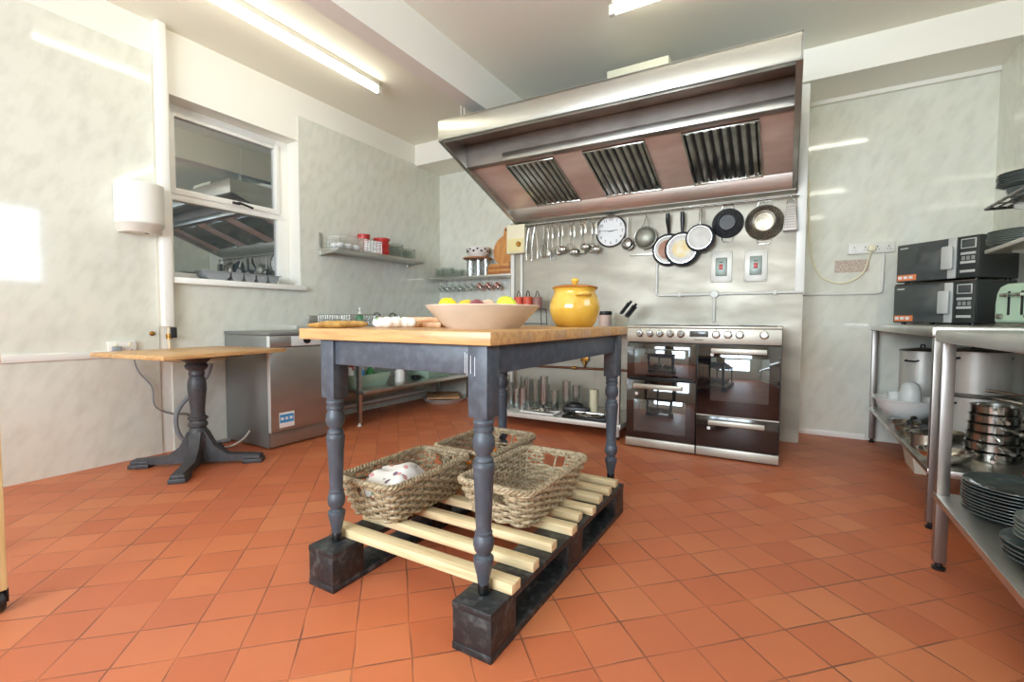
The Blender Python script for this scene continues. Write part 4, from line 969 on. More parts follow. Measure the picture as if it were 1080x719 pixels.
# clock
t = thing('wall_clock', 'round white wall clock with a dark rim behind the hanging rail', 'clock', (2.338, SW - .005, 1.752))
ry = Matrix.Rotation(PI / 2, 4, 'X')
MB().lathe([(0, 0), (.14, 0), (.147, .008), (.147, .024), (.139, .03), (.134, .026), (.134, .014), (0, .014)], seg=48, mat=ry).obj('rim', M['steel_dark'], t)
MB().lathe([(0, .0145), (.133, .0145), (.133, .016), (0, .016)], seg=48, mat=ry).obj('dial', M['clockface'], t)
def text_mesh(txt, size, name):
    cu = bpy.data.curves.new(name + '_tmp', 'FONT'); cu.body = txt; cu.size = size; cu.align_x = 'CENTER'; cu.align_y = 'CENTER'; cu.extrude = .0004
    ob = bpy.data.objects.new(name + '_tmp', cu); C.objects.link(ob)
    dg = bpy.context.evaluated_depsgraph_get(); dg.update()
    me = bpy.data.meshes.new_from_object(ob.evaluated_get(dg)); bpy.data.objects.remove(ob); bpy.data.curves.remove(cu); return me
nb = bmesh.new()
for k in range(1, 13):
    me = text_mesh(str(k), .034, 'n'); a = PI / 2 - 2 * PI * k / 12
    me.transform(Matrix.Translation((.106 * math.cos(a), -.0168, .106 * math.sin(a))) @ ry); nb.from_mesh(me); bpy.data.meshes.remove(me)
mm = MB(); mm.bm.free(); mm.bm = nb; mm.obj('numerals', M['blackm'], t)
def hand(ang, l, w):
    d = Vector((math.cos(ang), 0, math.sin(ang))); p = Vector((-d.z, 0, d.x)); m = MB()
    a, b = -d * .02, d * l; q = [a + p * w, b + p * w * .4, b - p * w * .4, a - p * w]
    m.poly([(v.x, -.0185, v.z) for v in q] + [(v.x, -.02, v.z) for v in q], [(0, 1, 2, 3), (7, 6, 5, 4), (0, 4, 5, 1), (1, 5, 6, 2), (2, 6, 7, 3), (3, 7, 4, 0)]); m.obj('hand', M['black'], t)
hand(PI / 2 - 2 * PI * 2.77 / 12, .066, .004); hand(PI / 2 - 2 * PI * 46 / 60, .1, .003)
# sieves
def sieve(label, x, z, r, hx, yo):
    t = thing('sieve', label, 'sieve', (x, RY, RZ), 0, 'sieves on the hanging rail'); hook(t, hx)
    cz = z - RZ
    m = MB().ring((0, yo, cz), r, .005, 'y', 32, 8); m.tube([(0, yo, cz - r), (0, yo - .012, cz - r - .02)], .004, 6); m.obj('rim', M['chrome'], t)
    m = MB().lathe([(r, 0), (r * .9, r * .3), (r * .62, r * .5), (0, r * .6)], seg=28, mat=Matrix.Translation((0, yo, cz)) @ ry, cap=False); mo = m.obj('mesh_bowl', mk('sieve_mesh', (150, 150, 138), .45, .7), t)
    m = MB()
    if yo < -.01 or True:
        for s in (-1, 1): m.tube([(s * .03, yo, cz + r * .95), (hx + s * .012, yo * .6, cz + r + (-.03 - cz - r) * .6), (hx, -.004, -.026)], .0035, 6)
    m.obj('handle', M['chrome'], t)
sieve('large round wire sieve left of the pans on the rail', 2.662, 1.66, .094, .01, .012)
t = thing('skimmer', 'small sieve with a white handle between the clock and large sieve', 'sieve', (2.508, RY, RZ), 0, 'sieves on the hanging rail'); hook(t)
MB().tube([(0, -.004, -.022), (0, .0, -.20)], [.007, .009], 8).obj('handle', M['plastic_w'], t)
m = MB().ring((0, .002, -.255), .052, .004, 'y', 24, 6); m.lathe([(.052, 0), (.04, .03), (0, .042)], seg=20, mat=Matrix.Translation((0, .002, -.255)) @ ry, cap=False); m.obj('mesh_bowl', M['steel_dark'], t)
solo('steel_shelf_strip', MB().box(2.52, 2.73, SW - .03, SW - .0045, 1.515, 1.53, .002), M['steel'], 'narrow steel ledge on the wall under the sieves', 'ledge')
# pans: seen from below, base towards the room
def fpan(label, x, z, r, basemat, y, hmat='black', hw=.016):
    t = thing('frying_pan', label, 'frying pan', (x, RY, RZ), 0, 'frying pans on the hanging rail'); hook(t); cz = z - RZ; yo = y - RY
    mt = Matrix.Translation((0, yo, cz)) @ Matrix.Rotation(PI / 2, 4, 'X')   # local z -> -y
    MB().lathe([(r, 0), (r * 1.0, .004), (r * .93, .03), (r * .86, .038), (0, .038), (0, .034), (r * .84, .033), (r * .9, .028), (r * .97, .0), (r, 0)], seg=44, mat=mt, cap=False).obj('pan_body', M['nonstick'], t)
    bpl = MB().lathe([(0, .0382), (r * .74, .0382), (r * .735, .0405), (0, .041)], seg=44, mat=mt).obj('base_plate', M['panrim'], t)
    kk = {'panbase': .58, 'panbase2': .5, 'chrome': .3}[basemat]
    MB().lathe([(0, .0412), (r * kk, .0412), (r * kk, .0416), (0, .0418)], seg=36, mat=mt).obj('heat_mark', M['panrim' if basemat == 'chrome' else basemat], bpl)
    MB().lathe([(r * .76, .0382), (r * .82, .0382), (r * .82, .0395), (r * .76, .0395)], seg=44, mat=mt, cap=False).obj('base_ring', M['chrome'], t)
    m = MB(); zt_ = -.018
    m.tube([(0, yo - .018, cz + r * .93), (0, yo - .02, cz + r + .02), (0, min(yo - .02, -.0) * .6, (cz + r) * .5), (0, -.006, zt_ - .01)], [.009, hw * .8, hw * 1.15, hw], 10)
    m.obj('handle', M[hmat], t); return t
fpan('left frying pan with a scorched brown base', 2.853, 1.545, .142, 'panbase', SW - .010)
fpan('middle and largest frying pan with a golden base', 2.972, 1.538, .146, 'panbase2', SW - .054)
fpan('small right frying pan with a steel base and steel handle', 3.118, 1.612, .115, 'chrome', SW - .098, 'steel', .012)
# colanders
def colander(label, x, z, r, mat, base):
    t = thing('colander', label, 'colander', (x, RY, RZ), 0, 'colanders on the hanging rail'); hook(t); cz = z - RZ; yo = SW - .006 - RY
    mt = Matrix.Translation((0, yo, cz)) @ Matrix.Rotation(PI / 2, 4, 'X')
    MB().lathe([(r, 0), (r * 1.02, .004), (r * .98, .008), (r * .86, .035), (r * .72, .058), (r * .6, .068), (r * .58, .066), (r * .7, .052), (r * .84, .03), (r * .94, .003), (r, 0)], seg=44, mat=mt, cap=False).obj('bowl', M[mat], t)
    m = MB().lathe([(0, .06), (r * .5, .06), (r * .53, .078), (r * .58, .08), (r * .6, .066)], seg=40, mat=mt, cap=False); m.obj('foot_ring', M[base], t)
    for s in (1, -1):
        a0, a1 = (R(68), R(112)) if s > 0 else (R(248), R(292))
        m = MB().tube([(r * math.cos(a0), yo - .005, cz + r * math.sin(a0)), (.8 * r * math.cos(a0), yo - .008, cz + s * (r + .03)), (.8 * r * math.cos(a1), yo - .008, cz + s * (r + .03)), (r * math.cos(a1), yo - .005, cz + r * math.sin(a1))], .004, 8)
        m.obj('loop_handle', M['chrome'], t)
    m = MB()
    for k in range(3):
        for i in range(26):
            a = 2 * PI * (i + .5 * (k % 2)) / 26; rr = r * (.92 - .1 * k); h = (.0225, .0445, .0595)[k] - (0.0 if k else .002)
            m.ball((rr * math.cos(a), yo - h, cz + rr * math.sin(a)), .0042, (1, .6, 1), 6)
    m.obj('holes', M['blackm'], t)
colander('dark metal colander right of the frying pans', 3.312, 1.727, .117, 'nonstick', 'black')
colander('large worn steel colander left of the grater', 3.573, 1.706, .135, 'chrome_w', 'chrome_w')
t = thing('box_grater', 'steel box grater at the right end of the rail', 'grater', (3.748, RY, RZ)); hook(t)
m = MB(); m.poly([(-.03, -.02, -.06), (.03, -.02, -.06), (.03, .02, -.06), (-.03, .02, -.06), (-.046, -.032, -.255), (.046, -.032, -.255), (.046, .032, -.255), (-.046, .032, -.255)], [(0, 1, 2, 3), (0, 4, 5, 1), (1, 5, 6, 2), (2, 6, 7, 3), (3, 7, 4, 0)]); m.obj('grater_body', M['legsteel'], t)
m = MB()
for r_ in range(9):
    for c_ in range(5): 
        z = -.08 - .019 * r_; k = (.03 + .016 * (-.06 - z) / .195) * .8; m.ball((-k + 2 * k * c_ / 4, -.0215 - .0125 * (-.06 - z) / .195, z), .0045, (1, .8, .6), 6)
m.obj('teeth', M['blackm'], t)
MB().tube([(-.026, 0, -.06), (-.022, 0, -.022), (.022, 0, -.022), (.026, 0, -.06)], .005, 8).obj('handle', M['chrome'], t)
# switches
def switch(label, x, z):
    t = thing('isolator_switch', label, 'switch', (x, SW - .0045, z), 0, 'isolator switches above the range')
    MB().box(-.08, .08, -.012, 0, -.125, .125, .004).obj('backplate', M['alu'], t)
    p = MB().box(-.042, .042, -.034, -.0125, -.073, .073, .004).obj('switch_box', M['swgrey'], t)
    MB().box(-.014, .014, -.04, -.0345, -.024, .018, .002).obj('rocker', M['redled'], p)
    MB().box(-.014, .014, -.0365, -.0345, .03, .038, .001).obj('marking', M['blackm'], p)
    for sx in (-1, 1):
        for sz in (-1, 1): MB().lathe([(0, 0), (.005, 0), (.004, .003), (0, .003)], seg=10, mat=Matrix.Translation((sx * .068, -.012, sz * .112)) @ ry).obj('screw', M['steel_dark'], t)
switch('left grey isolator switch with a red rocker above the range', 3.272, 1.378); switch('right grey isolator switch with a red rocker above the range', 3.522, 1.376)
t = thing('cable_conduit', 'white conduit with a junction box on the steel wall above the range', 'conduit', (0, 0, 0))
y = SW - .017
MB().tube([(2.755, y, 1.432), (2.755, y, 1.175), (2.762, y, 1.162), (2.775, y, 1.157), (3.2, y, 1.158), (3.842, y, 1.160)], .0115, 10).obj('pipe_run', M['plastic_w'], t)
MB().tube([(3.225, y, 1.15), (3.225, y, .93)], .0115, 10).obj('pipe_run', M['plastic_w'], t)
MB().lathe([(0, 0), (.033, 0), (.033, .026), (.028, .032), (0, .032)], seg=24, mat=Matrix.Translation((3.225, SW - .0045, 1.158)) @ ry).obj('junction_box', M['plastic_w'], t)
for x in (2.95, 3.66): MB().box(x - .012, x + .012, y - .016, SW - .0045, 1.141, 1.176, .003).obj('clip', M['plastic_w'], t)
t = thing('cable_conduit', 'white conduit on the marble wall rising to the right-hand sockets', 'conduit', (0, 0, 0))
MB().tube([(3.85, -.014, 1.158), (4.34, -.014, 1.158), (4.362, -.014, 1.164), (4.37, -.014, 1.185), (4.372, -.014, 1.458)], .0115, 10).obj('pipe_run', M['plastic_w'], t)

# ------------------------------------------------------------------ range cooker
RX, RYF = 2.724, -1.152
t = thing('range_cooker', 'stainless steel range cooker with black glass oven doors', 'cooker', (RX, RYF, 0))
MB().box(.004, .998, .03, .62, .02, .885, .003).obj('body', M['black'], t)
MB().box(-.002, 1.002, -.006, .62, .886, .902, .004).obj('hob_surround', M['rangefront'], t)
h = MB().box(.03, .97, .05, .6, .902, .906, .002).obj('hob_glass', M['ovenglass'], t)
for x, y, r in ((.17, .18, .08), (.17, .43, .1), (.5, .3, .11), (.82, .18, .08), (.82, .43, .1)): MB().ring((x, y, .9065), r, .0015, 'z', 32, 5).obj('hob_ring', M['greytray'], h)
p = MB().box(0, 1.0, -.004, .03, .783, .885, .004).obj('control_panel', M['rangefront'], t)
kx = [.099, .170, .240, .312, .384, .612, .686, .757, .900]
for i, x in enumerate(kx):
    k = MB().lathe([(0, 0), (.027, 0), (.028, .004), (.0215, .006), (.0205, .024), (.018, .027), (0, .0275)], seg=24, mat=Matrix.Translation((x, -.004, .847)) @ ry).obj('knob', M['chrome'], p)
    MB().box(x - .0015, x + .0015, -.0335, -.0312, .85, .866).obj('pointer', M['black'], k)
m = MB()
for x in kx: m.box(x - .003, x + .003, -.0048, -.0042, .882 - .004, .8815)
m.box(.47, .53, -.0048, -.0042, .806, .811); m.obj('panel_markings', M['blackm'], p)
MB().box(.442, .563, -.0065, -.0035, .828, .868, .001).obj('display', M['display'], p)
def handle(par, x0, x1, z):
    m = MB().box(x0, x1, -.052, -.034, z - .017, z + .017, .004)
    for x in (x0 + .03, x1 - .03): m.box(x - .01, x + .01, -.035, -.004, z - .009, z + .009, .002)
    m.obj('handle', M['rangefront'], par)
def badge(par, x, z): MB().lathe([(0, 0), (.012, 0), (.012, .001), (0, .001)], seg=18, mat=Matrix.Translation((x, -.0042, z)) @ ry).obj('badge', M['paperw'], par)
d = MB().box(.004, .49, -.004, .028, .512, .776, .003).obj('grill_door', M['ovenglass'], t); MB().box(.06, .44, -.0055, -.0042, .545, .735, .001).obj('window_glass', M['ovenwin'], d)
m = MB().box(.02, .475, -.02, -.0045, .515, .525, .003); m.obj('handle', M['black'], d)
d = MB().box(.004, .49, -.004, .028, .075, .505, .003).obj('oven_door', M['ovenglass'], t); MB().box(.06, .425, -.0055, -.0042, .125, .362, .001).obj('window_glass', M['ovenwin'], d); handle(d, .063, .405, .464); badge(d, .078, .402)
d = MB().box(.497, .996, -.004, .028, .297, .776, .003).obj('oven_door', M['ovenglass'], t); MB().box(.583, .935, -.0055, -.0042, .397, .692, .001).obj('window_glass', M['ovenwin'], d); handle(d, .587, .92, .738); badge(d, .59, .71)
d = MB().box(.497, .996, -.004, .028, .078, .288, .003).obj('drawer', M['ovendrawer'], t); handle(d, .578, .918, .253); badge(d, .578, .205)
MB().box(.497, .996, -.0042, .028, .289, .296).obj('divider', M['rangefront'], t)
m = MB().box(.0, .49, -.005, .03, .012, .072, .003); m.box(.497, 1.0, -.005, .03, .012, .072, .003); m.obj('plinth', M['rangefront'], t)
for x in (.06, .94):
    for y in (.06, .55): MB().cyl((x, y, 0), (x, y, .022), .02, 12).obj('foot', M['black'], t)

# ------------------------------------------------------------------ right side: sockets, tables
t = thing('wall_socket', 'white row of power sockets on the back wall left of the microwaves', 'socket', (4.292, 0, 1.508))
MB().box(-.145, .145, -.03, -.001, -.043, .043, .004).obj('faceplate', M['plastic_w'], t)
for x in (-.105, -.035, .04, .11):
    m = MB(); m.box(x - .003, x + .003, -.0308, -.0302, .0, .012); m.box(x - .012, x - .005, -.0308, -.0302, -.016, -.011); m.box(x + .005, x + .012, -.0308, -.0302, -.016, -.011); m.obj('pin_holes', M['blackm'], t)
m = MB().box(-.02, .025, -.07, -.0305, -.03, .02, .008); m.obj('plug', M['cream_pl'], t)
solo('paper_notice', MB().box(-.112, .112, -.002, -.0005, -.05, .048), M['label'], 'faded paper notice with lines of print below the sockets', 'notice', (4.176, 0, 1.376))
cable('power_cable', 'cream cable looping from the hood side to the right-hand sockets', [(3.868, -.012, 2.1), (3.875, -.012, 1.85), (3.9, -.012, 1.5), (3.96, -.012, 1.32), (4.06, -.012, 1.25), (4.16, -.012, 1.25), (4.25, -.02, 1.32), (4.285, -.045, 1.46), (4.292, -.055, 1.485)], .006, 'cream_pl')
def ptable(label, x0, x1, y0, y1, top, shelf):
    t = thing('prep_table', label, 'table', (x0, y0, 0)); w, l = x1 - x0, y1 - y0
    m = MB().box(0, w, 0, l, top - .045, top, .006, 3); m.obj('worktop', M['steel'], t)
    m = MB().box(.01, w - .01, .02, l - .01, shelf - .025, shelf, .003); m.obj('undershelf', M['steel'], t)
    for x, y in ((.032, .035), (.032, l - .035), (w - .032, .035), (w - .032, l - .035)):
        lg = MB().box(x - .019, x + .019, y - .019, y + .019, .03, top - .0455, .003).obj('leg', M['legsteel'], t)
        MB().lathe([(.02, 0), (.022, .01), (.012, .014), (.012, .035)], (x, y, 0), 14).obj('foot', M['black'], lg)
    return t
ptable('stainless steel table under the microwaves, against the right wall', 4.305, 4.965, -1.845, -.02, .918, .275)
ptable('nearest stainless steel table at the right edge holding the plates', 4.238, 4.90, -4.15, -2.225, .91, .29)
A, AS, BS = .9185, .2755, .2905
# microwaves
def microwave(label, x, y, z, rz, sticker):
    t = thing('microwave', label, 'microwave', (x, y, z), rz, 'stacked microwaves')
    w, d, h = .49, .35, .272
    MB().box(0, w, .012, d, .012, h, .004).obj('case', M['mw'], t)
    MB().box(.004, w - .115, 0, .0115, .014, h - .002, .003).obj('door', M['mwdoor'], t)
    cp = MB().box(w - .113, w - .001, 0, .0115, .014, h - .002, .003).obj('control_panel', M['mw'], t)
    m = MB().box(w - .165, w - .118, -.008, -.0005, .014, h - .004, .003); m.box(w - .185, w - .12, -.04, -.022, .07, h - .055, .008); m.box(w - .175, w - .13, -.03, -.007, .075, .095, .004); m.box(w - .175, w - .13, -.03, -.007, h - .085, h - .062, .004); m.obj('handle', M['silver'], t)
    MB().box(w - .099, w - .017, -.002, -.0002, h - .078, h - .018, .001).obj('display_frame', M['silver'], cp); MB().box(w - .093, w - .023, -.0026, -.0021, h - .072, h - .024, .0003).obj('display', M['display'], cp)
    for z_ in (.045, .1, .155): MB().box(w - .098, w - .018, -.004, -.0002, z_, z_ + .016, .002).obj('button', M['silver'], cp)
    m = MB()
    for a in range(3):
        for b in range(4): m.box(w - .092 + a * .026, w - .074 + a * .026, -.002, -.0002, .124 + b * 0.0 + .006 * b, .127 + .006 * b)
    m.obj('keypad', M['silver'], cp)
    MB().box(.012, .135, -.0012, -.0002, .022, .062).obj('warning_sticker', M['orlabel'], t)
    m = MB()
    for i in range(3): m.box(.018 + .035 * i, .043 + .035 * i, -.0016, -.00125, .034, .052)
    m.obj('sticker_marks', M['paperw'], t)
    MB().box(.025, .075, -.0012, -.0002, h - .032, h - .024).obj('name_mark', M['silver'], t)
    for a in (.04, w - .04):
        for b in (.05, d - .04): MB().cyl((a, b, 0), (a, b, .013), .014, 10).obj('foot', M['black'], t)
mrz = R(-46.5)
microwave('lower black microwave of the stack on the steel table', 4.392, -.345, A, mrz, 0)
microwave('upper black microwave of the stack on the steel table', 4.402, -.34, A + .2805, mrz, 0)
solo('spacer_board', MB().box(.005, .485, .005, .348, 0, .0075, .001), M['steel_dark'], 'thin dark sheet between the two stacked microwaves', 'sheet', (4.392, -.345, A + .2724), mrz)
# toaster
t = thing('toaster', 'mint green four slot toaster on the steel table', 'toaster', (4.648, -1.30, A), R(-72)); t.scale = (1.1, 1.1, 1.1)
m = MB(); out = [(0, .012), (.0, .10), (.008, .15), (.025, .178), (.06, .19), (.26, .19), (.295, .178), (.312, .15), (.32, .10), (.32, .012)]
m.prism(out, 'y', 0, .19); o = m.obj('case', M['mint'], t); bv = o.modifiers.new('b', 'BEVEL'); bv.width = .014; bv.segments = 3; bv.limit_method = 'ANGLE'; bv.angle_limit = R(50)
MB().box(.005, .315, .005, .185, 0, .0115, .003).obj('base', M['chrome'], t)
for x, dxx in ((.085, -.04), (.155, .04)):
    MB().box(x - .007, x + .007, -.0015, -.0001, .05, .155, .001).obj('lever_slot', M['blackm'], t)
    MB().box(x - .022, x + .022, -.025, -.0016, .13, .146, .004).obj('lever', M['chrome'], t)
    MB().lathe([(0, 0), (.013, 0), (.011, .014), (0, .015)], seg=16, mat=Matrix.Translation((x + dxx, -.0005, .045)) @ ry).obj('dial', M['chrome'], t)
m = MB()
for x in (.05, .10, .18, .23): m.box(x, x + .03, .03, .16, .1885, .1915)
m.obj('slots', M['blackm'], t)
solo('bread_board', MB().box(0, .24, 0, .17, 0, .022, .005), mk('orange_wood', (222, 152, 88), .5, 0, (196, 124, 62), 5, (1, 9, 9)), 'orange toned wooden board beside the toaster', 'cutting board', (4.69, -1.83, A), R(4))
# wire shelves on right wall
def rshelf(label, x0, y0, y1, z, wire):
    t = thing('wall_shelf', label, 'shelf', (W, 0, z)); m = MB(); d = W - x0
    if wire:
        m.tube([(-d, y0, 0), (-.004, y0, 0)], .008, 8); m.tube([(-d, y0, 0), (-d, y1, 0)], .008, 8); m.tube([(-d, y1, 0), (-.004, y1, 0)], .008, 8)
        for i in range(1, 8): m.tube([(-d + d * i / 8, y0, 0), (-d + d * i / 8, y1, 0)], .0055, 6)
        for i in range(1, 6): m.tube([(-d, y0 + (y1 - y0) * i / 6, -.006), (-.004, y0 + (y1 - y0) * i / 6, -.006)], .004, 6)
        m.obj('wire_deck', M['steel_dark'], t)
    else:
        m.box(-d, -.002, y1, y0, -.022, 0, .005); m.obj('shelf_board', M['alu'], t)
    for y in (y0 - .15, y1 + .15):
        MB().prism([(-.002, -.023 if not wire else -.011), (-d * .8, -.023 if not wire else -.011), (-d * .8, -.033), (-.002, -.10)], 'y', y - .006, y + .006).obj('bracket', M['steel'], t)
rshelf('upper wire shelf on the right wall', 4.655, -1.09, -2.15, 1.545, True)
rshelf('lower solid shelf on the right wall', 4.655, -1.10, -2.15, 1.325, False)
def plate(name, r, h, mat, nseg=44):
    return MB().lathe([(0, .003), (r * .55, .003), (r * .68, .006), (r * .97, h), (r, h), (r * 1.0, h - .003), (r * .7, .0), (r * .5, .0), (0, .0)], (0, 0, 0), nseg)
def stack(n, loc, r, h, dz, mat, fmt, group, cat='plate', name='dinner_plate'):
    base = None
    for i in range(n):
        nm = ('bottom' if i == 0 else 'topmost' if i == n - 1 else ordn[i])
        lb = fmt % nm; jit = (random.uniform(-.003, .003), random.uniform(-.003, .003))
        l = (loc[0] + jit[0], loc[1] + jit[1], loc[2] + i * dz)
        if base is None: base = solo(name, plate(name, r, h, mat), M[mat], lb, cat, l, 0, group)
        else: dup(base, l, lb)
stack(10, (4.425, -2.425, BS), .138, .018, .0105, 'plate', '%s large dark plate of the stack on the nearest table shelf', 'large dark plates at the right edge')
stack(4, (4.402, -2.80, BS), .122, .018, .0125, 'plate', '%s dark plate of the lower part of the nearest right-hand stack', 'dark plates under the small plates')
stack(5, (4.408, -2.79, BS + 4 * .0125 + .004), .10, .016, .0118, 'plate2', '%s small grey green plate on the nearest right-hand stack', 'small grey green plates')
t = thing('mixing_bowl', 'dark bowl under the plates on the upper wire shelf', 'bowl', (4.77, -1.245, 1.5535))
MB().lathe([(0, .004), (.05, .004), (.075, .04), (.082, .058), (.086, .058), (.08, .035), (.055, 0), (0, 0)], (0, 0, 0), 28).obj('bowl_body', M['plate'], t)
stack(6, (4.77, -1.245, 1.6125), .118, .018, .0105, 'plate', '%s dark plate of the stack on the upper right wall shelf', 'dark plates on the upper wall shelf')
stack(7, (4.80, -1.19, 1.3255), .158, .018, .0105, 'plate2', '%s grey green plate of the stack on the lower right wall shelf', 'grey green plates on the lower wall shelf')
# pots under table A
def pot(name, label, cat, loc, r, h, mat, lid=True, handles=True, group=None, rz=0, hmat='chrome'):
    t = thing(name, label, cat, loc, rz, group)
    MB().lathe([(0, .004), (r - .004, .004), (r - .003, h), (r + .004, h + .001), (r + .004, h - .004), (r, h - .006), (r, .006), (r - .006, 0), (0, 0)], (0, 0, 0), 40).obj('pot_body', M[mat], t)
    if lid:
        l = MB().lathe([(r + .006, h + .0012), (r + .007, h + .006), (r * .9, h + .012), (r * .3, h + .024), (0, h + .026)], (0, 0, 0), 40).obj('lid', M['steel_dark'], t)
        MB().tube([(-.03, 0, h + .022), (-.02, 0, h + .045), (.02, 0, h + .045), (.03, 0, h + .022)], .005, 8).obj('lid_handle', M['blackm'], l)
    if handles:
        for s in (0, PI):
            m = MB(); dd = Vector((math.cos(s), math.sin(s), 0)); e = Vector((-dd.y, dd.x, 0)); z = Vector((0, 0, h * .86))
            m.tube([dd * (r - .002) + e * .035 + z, dd * (r + .03) + e * .032 + z + Vector((0, 0, -.005)), dd * (r + .03) - e * .032 + z + Vector((0, 0, -.005)), dd * (r - .002) - e * .035 + z], .006, 8); m.obj('handle', M[hmat], t)
    return t
pot('stockpot', 'tall pale aluminium stockpot behind the white bowl', 'pot', (4.60, -.155, AS), .128, .45, 'alu', True, True, None, R(-125), 'black')
pot('stockpot', 'large lower aluminium pot carrying another stockpot', 'pot', (4.715, -.90, AS), .165, .235, 'alu', False, True, None, R(-150), 'black')
solo('pot_lid', MB().lathe([(0, 0), (.172, 0), (.174, .006), (.15, .014), (0, .014)], (0, 0, 0), 40), M['steel_dark'], 'flat lid between the two stacked aluminium pots', 'lid', (4.715, -.90, AS + .2368))
pot('stockpot', 'upper aluminium stockpot with dark handles stacked on another pot', 'pot', (4.705, -.885, AS + .2515), .138, .24, 'alu', True, True, None, R(-150), 'black')
solo('mixing_bowl', MB().lathe([(0, .006), (.07, .006), (.115, .03), (.155, .085), (.176, .137), (.198, .142), (.198, .147), (.172, .146), (.15, .09), (.11, .036), (0, .014)], (0, 0, 0), 48).lathe([(.066, 0), (.08, 0), (.078, .012), (.067, .012)], (0, 0, 0), 32, cap=False), M['whitepl'], 'wide white bowl on the far shelf of the steel table', 'bowl', (4.46, -.525, AS))
solo('frosted_jug', MB().lathe([(0, .0), (.058, .0), (.062, .01), (.058, .16), (.045, .205), (.02, .225), (.0, .228)], (0, 0, 0), 28), M['clearpl'], 'frosted white plastic jug upside down in the white bowl', 'jug', (4.475, -.525, AS + .035))
solo('plastic_cup', MB().lathe([(0, 0), (.028, 0), (.036, .14), (.034, .14), (.026, .004), (0, .004)], (0, 0, 0), 20), M['clearpl'], 'small frosted plastic cup at the back of the white bowl', 'cup', (4.395, -.475, AS + .038))
tub('storage_tub', 'cream plastic tub on the floor under the steel table', (4.62, -.72, 0), .185, .15, .2, 'creamtub', 'tub')
# pile of saucepans and steel pans
def saucepan(label, x, y, z, r, h, rz, group='steel saucepans piled under the table', mat='chrome'):
    t = thing('saucepan', label, 'saucepan', (x, y, z), rz, group)
    MB().lathe([(0, .004), (r - .004, .004), (r - .002, h), (r + .005, h + .002), (r + .005, h - .001), (r, h - .004), (r, .008), (r - .008, 0), (0, 0)], (0, 0, 0), 32).obj('pan_body', M[mat], t)
    MB().tube([(r - .002, 0, h * .8), (r + .03, 0, h * .85), (r + .09, 0, h * .95), (r + .15, 0, h * .98)], [.005, .006, .009, .008], 8).obj('handle', M['chrome'], t)
    return t
nm = ('front', 'middle', 'rear')
for c_, (x, y, n_) in enumerate(((4.62, -1.48, 6), (4.79, -1.66, 6), (4.84, -1.38, 7))):
    z = AS
    for i in range(n_):
        r = (.10, .108, .10)[c_] - .003 * i; h = .04
        lb = '%s shallow steel pan from below in the %s pile under the table' % (ordn[i], nm[c_])
        if i == n_ - 1: lb = 'topmost shallow steel pan of the %s pile under the table' % nm[c_]
        saucepan(lb, x, y, z, r, h, R((265, 238, 140)[c_] + 5 * ((i * 3) % 5 - 2)))
        z += h + .0045
solo('mixing_bowl', MB().lathe([(0, .004), (.05, .004), (.085, .03), (.1, .055), (.104, .055), (.09, .027), (.052, 0), (0, 0)], (0, 0, 0), 36), M['chrome'], 'shallow steel bowl in front of the pan piles', 'bowl', (4.41, -1.66, AS))
pot('saucepan', 'small lidded steel pot left of the pan piles', 'saucepan', (4.40, -1.38, AS), .07, .075, 'chrome_w', True, False)
for i, (x, y) in enumerate(((4.40, -.86), (4.39, -1.02), (4.41, -1.18), (4.545, -1.085))):
    s = solo('steel_dish', MB().lathe([(0, .004), (.045, .004), (.062, .028), (.07, .045), (.073, .045), (.066, .026), (.048, 0), (0, 0)], (0, 0, 0), 28), M['chrome_w'], ('farthest', 'second', 'third', 'inner')[i] + ' small steel dish on the shelf edge of the microwave table', 'dish', (x, y, AS), 0, 'small steel dishes')
for i, (x, y) in enumerate(((4.41, -.94), (4.40, -1.11))):
    solo('black_ladle', MB().tube([(-.09, 0, .052), (.0, .01, .056), (.06, 0, .075)], [.006, .007, .009], 8).ball((.075, 0, .072), .022, (1.2, .8, .5), 10), M['blackm'], ('far', 'near')[i] + ' black handled scoop lying over the small steel dishes', 'utensil', (x, y, AS), R(70 + 30 * i))

# ------------------------------------------------------------------ trestle at the left frame edge
t = thing('side_table', 'pale wooden table leg with a dark castor at the left edge', 'table', (1.333, -4.42, 0))
MB().box(-.30, .285, -.3, .285, .80, .83, .004).obj('tabletop', M['pine'], t)
for x, y in ((.258, .258), (.258, -.27), (-.27, .258), (-.27, -.27)):
    lg = MB().box(x - .02, x + .02, y - .02, y + .02, .07, .7995, .003).obj('leg', M['oakp'], t)
    m = MB().lathe([(0, -.014), (.03, -.014), (.034, -.009), (.034, .009), (.03, .014), (0, .014)], seg=20, mat=Matrix.Translation((x, y, .035)) @ ry); m.box(x - .02, x + .02, y - .022, y - .016, .03, .075, .002); m.box(x - .02, x + .02, y + .016, y + .022, .03, .075, .002)
    m.obj('castor', M['black'], lg)

# ------------------------------------------------------------------ lights
def fluoro(label, a, b, z=H):
    a, b = Vector(a), Vector(b); c = (a + b) / 2; L = (b - a).length; ang = math.atan2((b - a).y, (b - a).x)
    t = thing('ceiling_light', label, 'light fitting', (c.x, c.y, z), ang)
    MB().box(-L / 2, L / 2, -.017, .017, -.04, -.0005, .004).obj('batten', M['plastic_w'], t)
    MB().cyl((-L / 2 + .02, 0, -.082), (L / 2 - .02, 0, -.082), .019, 16).obj('tube', M['bulb'], t)
    for s in (-1, 1): MB().box(s * L / 2 - .02 - (.0 if s > 0 else 0) + (.0), s * L / 2 + .0 + (.0 if s > 0 else .02), -.016, .016, -.104, -.0395, .004).obj('end_cap', M['plastic_w'], t)
fluoro('fluorescent tube light between the window and the ceiling beam', (.73, -1.68), (.73, -3.45))
fluoro('fluorescent tube light on the ceiling in front of the hood', (2.76, -1.68), (4.44, -1.68))
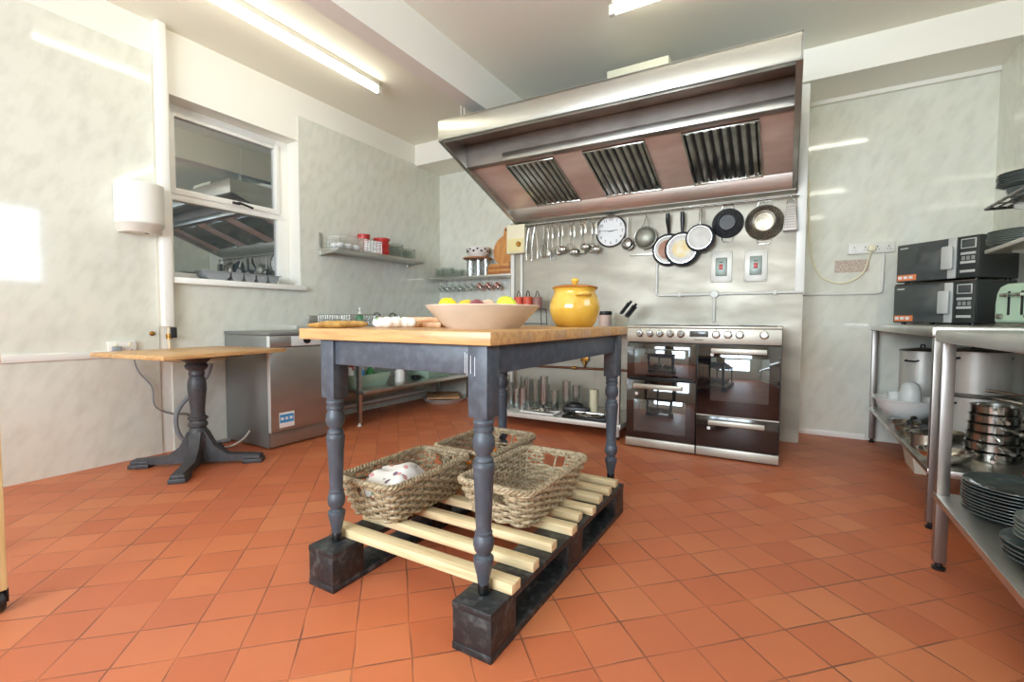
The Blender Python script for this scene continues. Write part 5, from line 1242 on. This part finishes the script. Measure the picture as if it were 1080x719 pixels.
fluoro('fluorescent tube light above the viewer', (2.76, -3.9), (4.44, -3.9))
fluoro('added fluorescent fill tube, unseen, near the wall behind the viewer', (2.6, -5.9), (4.28, -5.9))  # unseen tube, added to brighten the right side

def area(name, loc, rot, sx, sy, energy, col):
    l = bpy.data.lights.new(name, 'AREA'); l.shape = 'RECTANGLE'; l.size = sx; l.size_y = sy; l.energy = energy; l.color = col
    o = bpy.data.objects.new(name, l); C.objects.link(o); o.location = loc; o.rotation_euler = rot; return o
# daylight arriving through the right-hand window
area('daylight_and_fill', (W + .28, -2.875, 1.92), (0, R(90), 0), 1.15, 1.3, 34, (.70, .85, 1.0))
area('daylight_and_fill', (2.53, YF - .3, 1.65), (R(108), 0, 0), 3.1, 1.5, 400, (.84, .94, 1.0))  # strong fill lamp behind the added window in the front wall

w = bpy.data.worlds.new('World'); bpy.context.scene.world = w; w.use_nodes = True
bg = w.node_tree.nodes['Background']; bg.inputs['Color'].default_value = (.75, .86, 1.0, 1); bg.inputs['Strength'].default_value = 0.8

# ------------------------------------------------------------------ camera
cam = bpy.data.cameras.new('camera'); co = bpy.data.objects.new('camera', cam); C.objects.link(co)
cam.sensor_width = 36; cam.lens = 493.44 / 1080 * 36; cam.clip_start = .02
yaw, pitch, roll = .532343, -.046, .0034
fwd = Vector((-math.sin(yaw), math.cos(yaw), 0)); rt = Vector((math.cos(yaw), math.sin(yaw), 0)); up = Vector((0, 0, 1))
f2 = fwd * math.cos(pitch) + up * math.sin(pitch); u2 = up * math.cos(pitch) - fwd * math.sin(pitch)
r3 = rt * math.cos(roll) + u2 * math.sin(roll); u3 = u2 * math.cos(roll) - rt * math.sin(roll)
mw = Matrix((r3, u3, -f2)).transposed().to_4x4(); mw.translation = (3.7523, -4.58472, .943745)
co.matrix_world = mw
sc = bpy.context.scene; sc.camera = co
sc.view_settings.view_transform = 'Standard'; sc.view_settings.look = 'None'; sc.view_settings.gamma = 1.0; sc.view_settings.use_curve_mapping = False
sc.view_settings.exposure = 0.14
sc.cycles.max_bounces = 10; sc.cycles.diffuse_bounces = 8; sc.cycles.glossy_bounces = 4; sc.cycles.transparent_max_bounces = 24
sc.cycles.caustics_reflective = False; sc.cycles.sample_clamp_indirect = 6
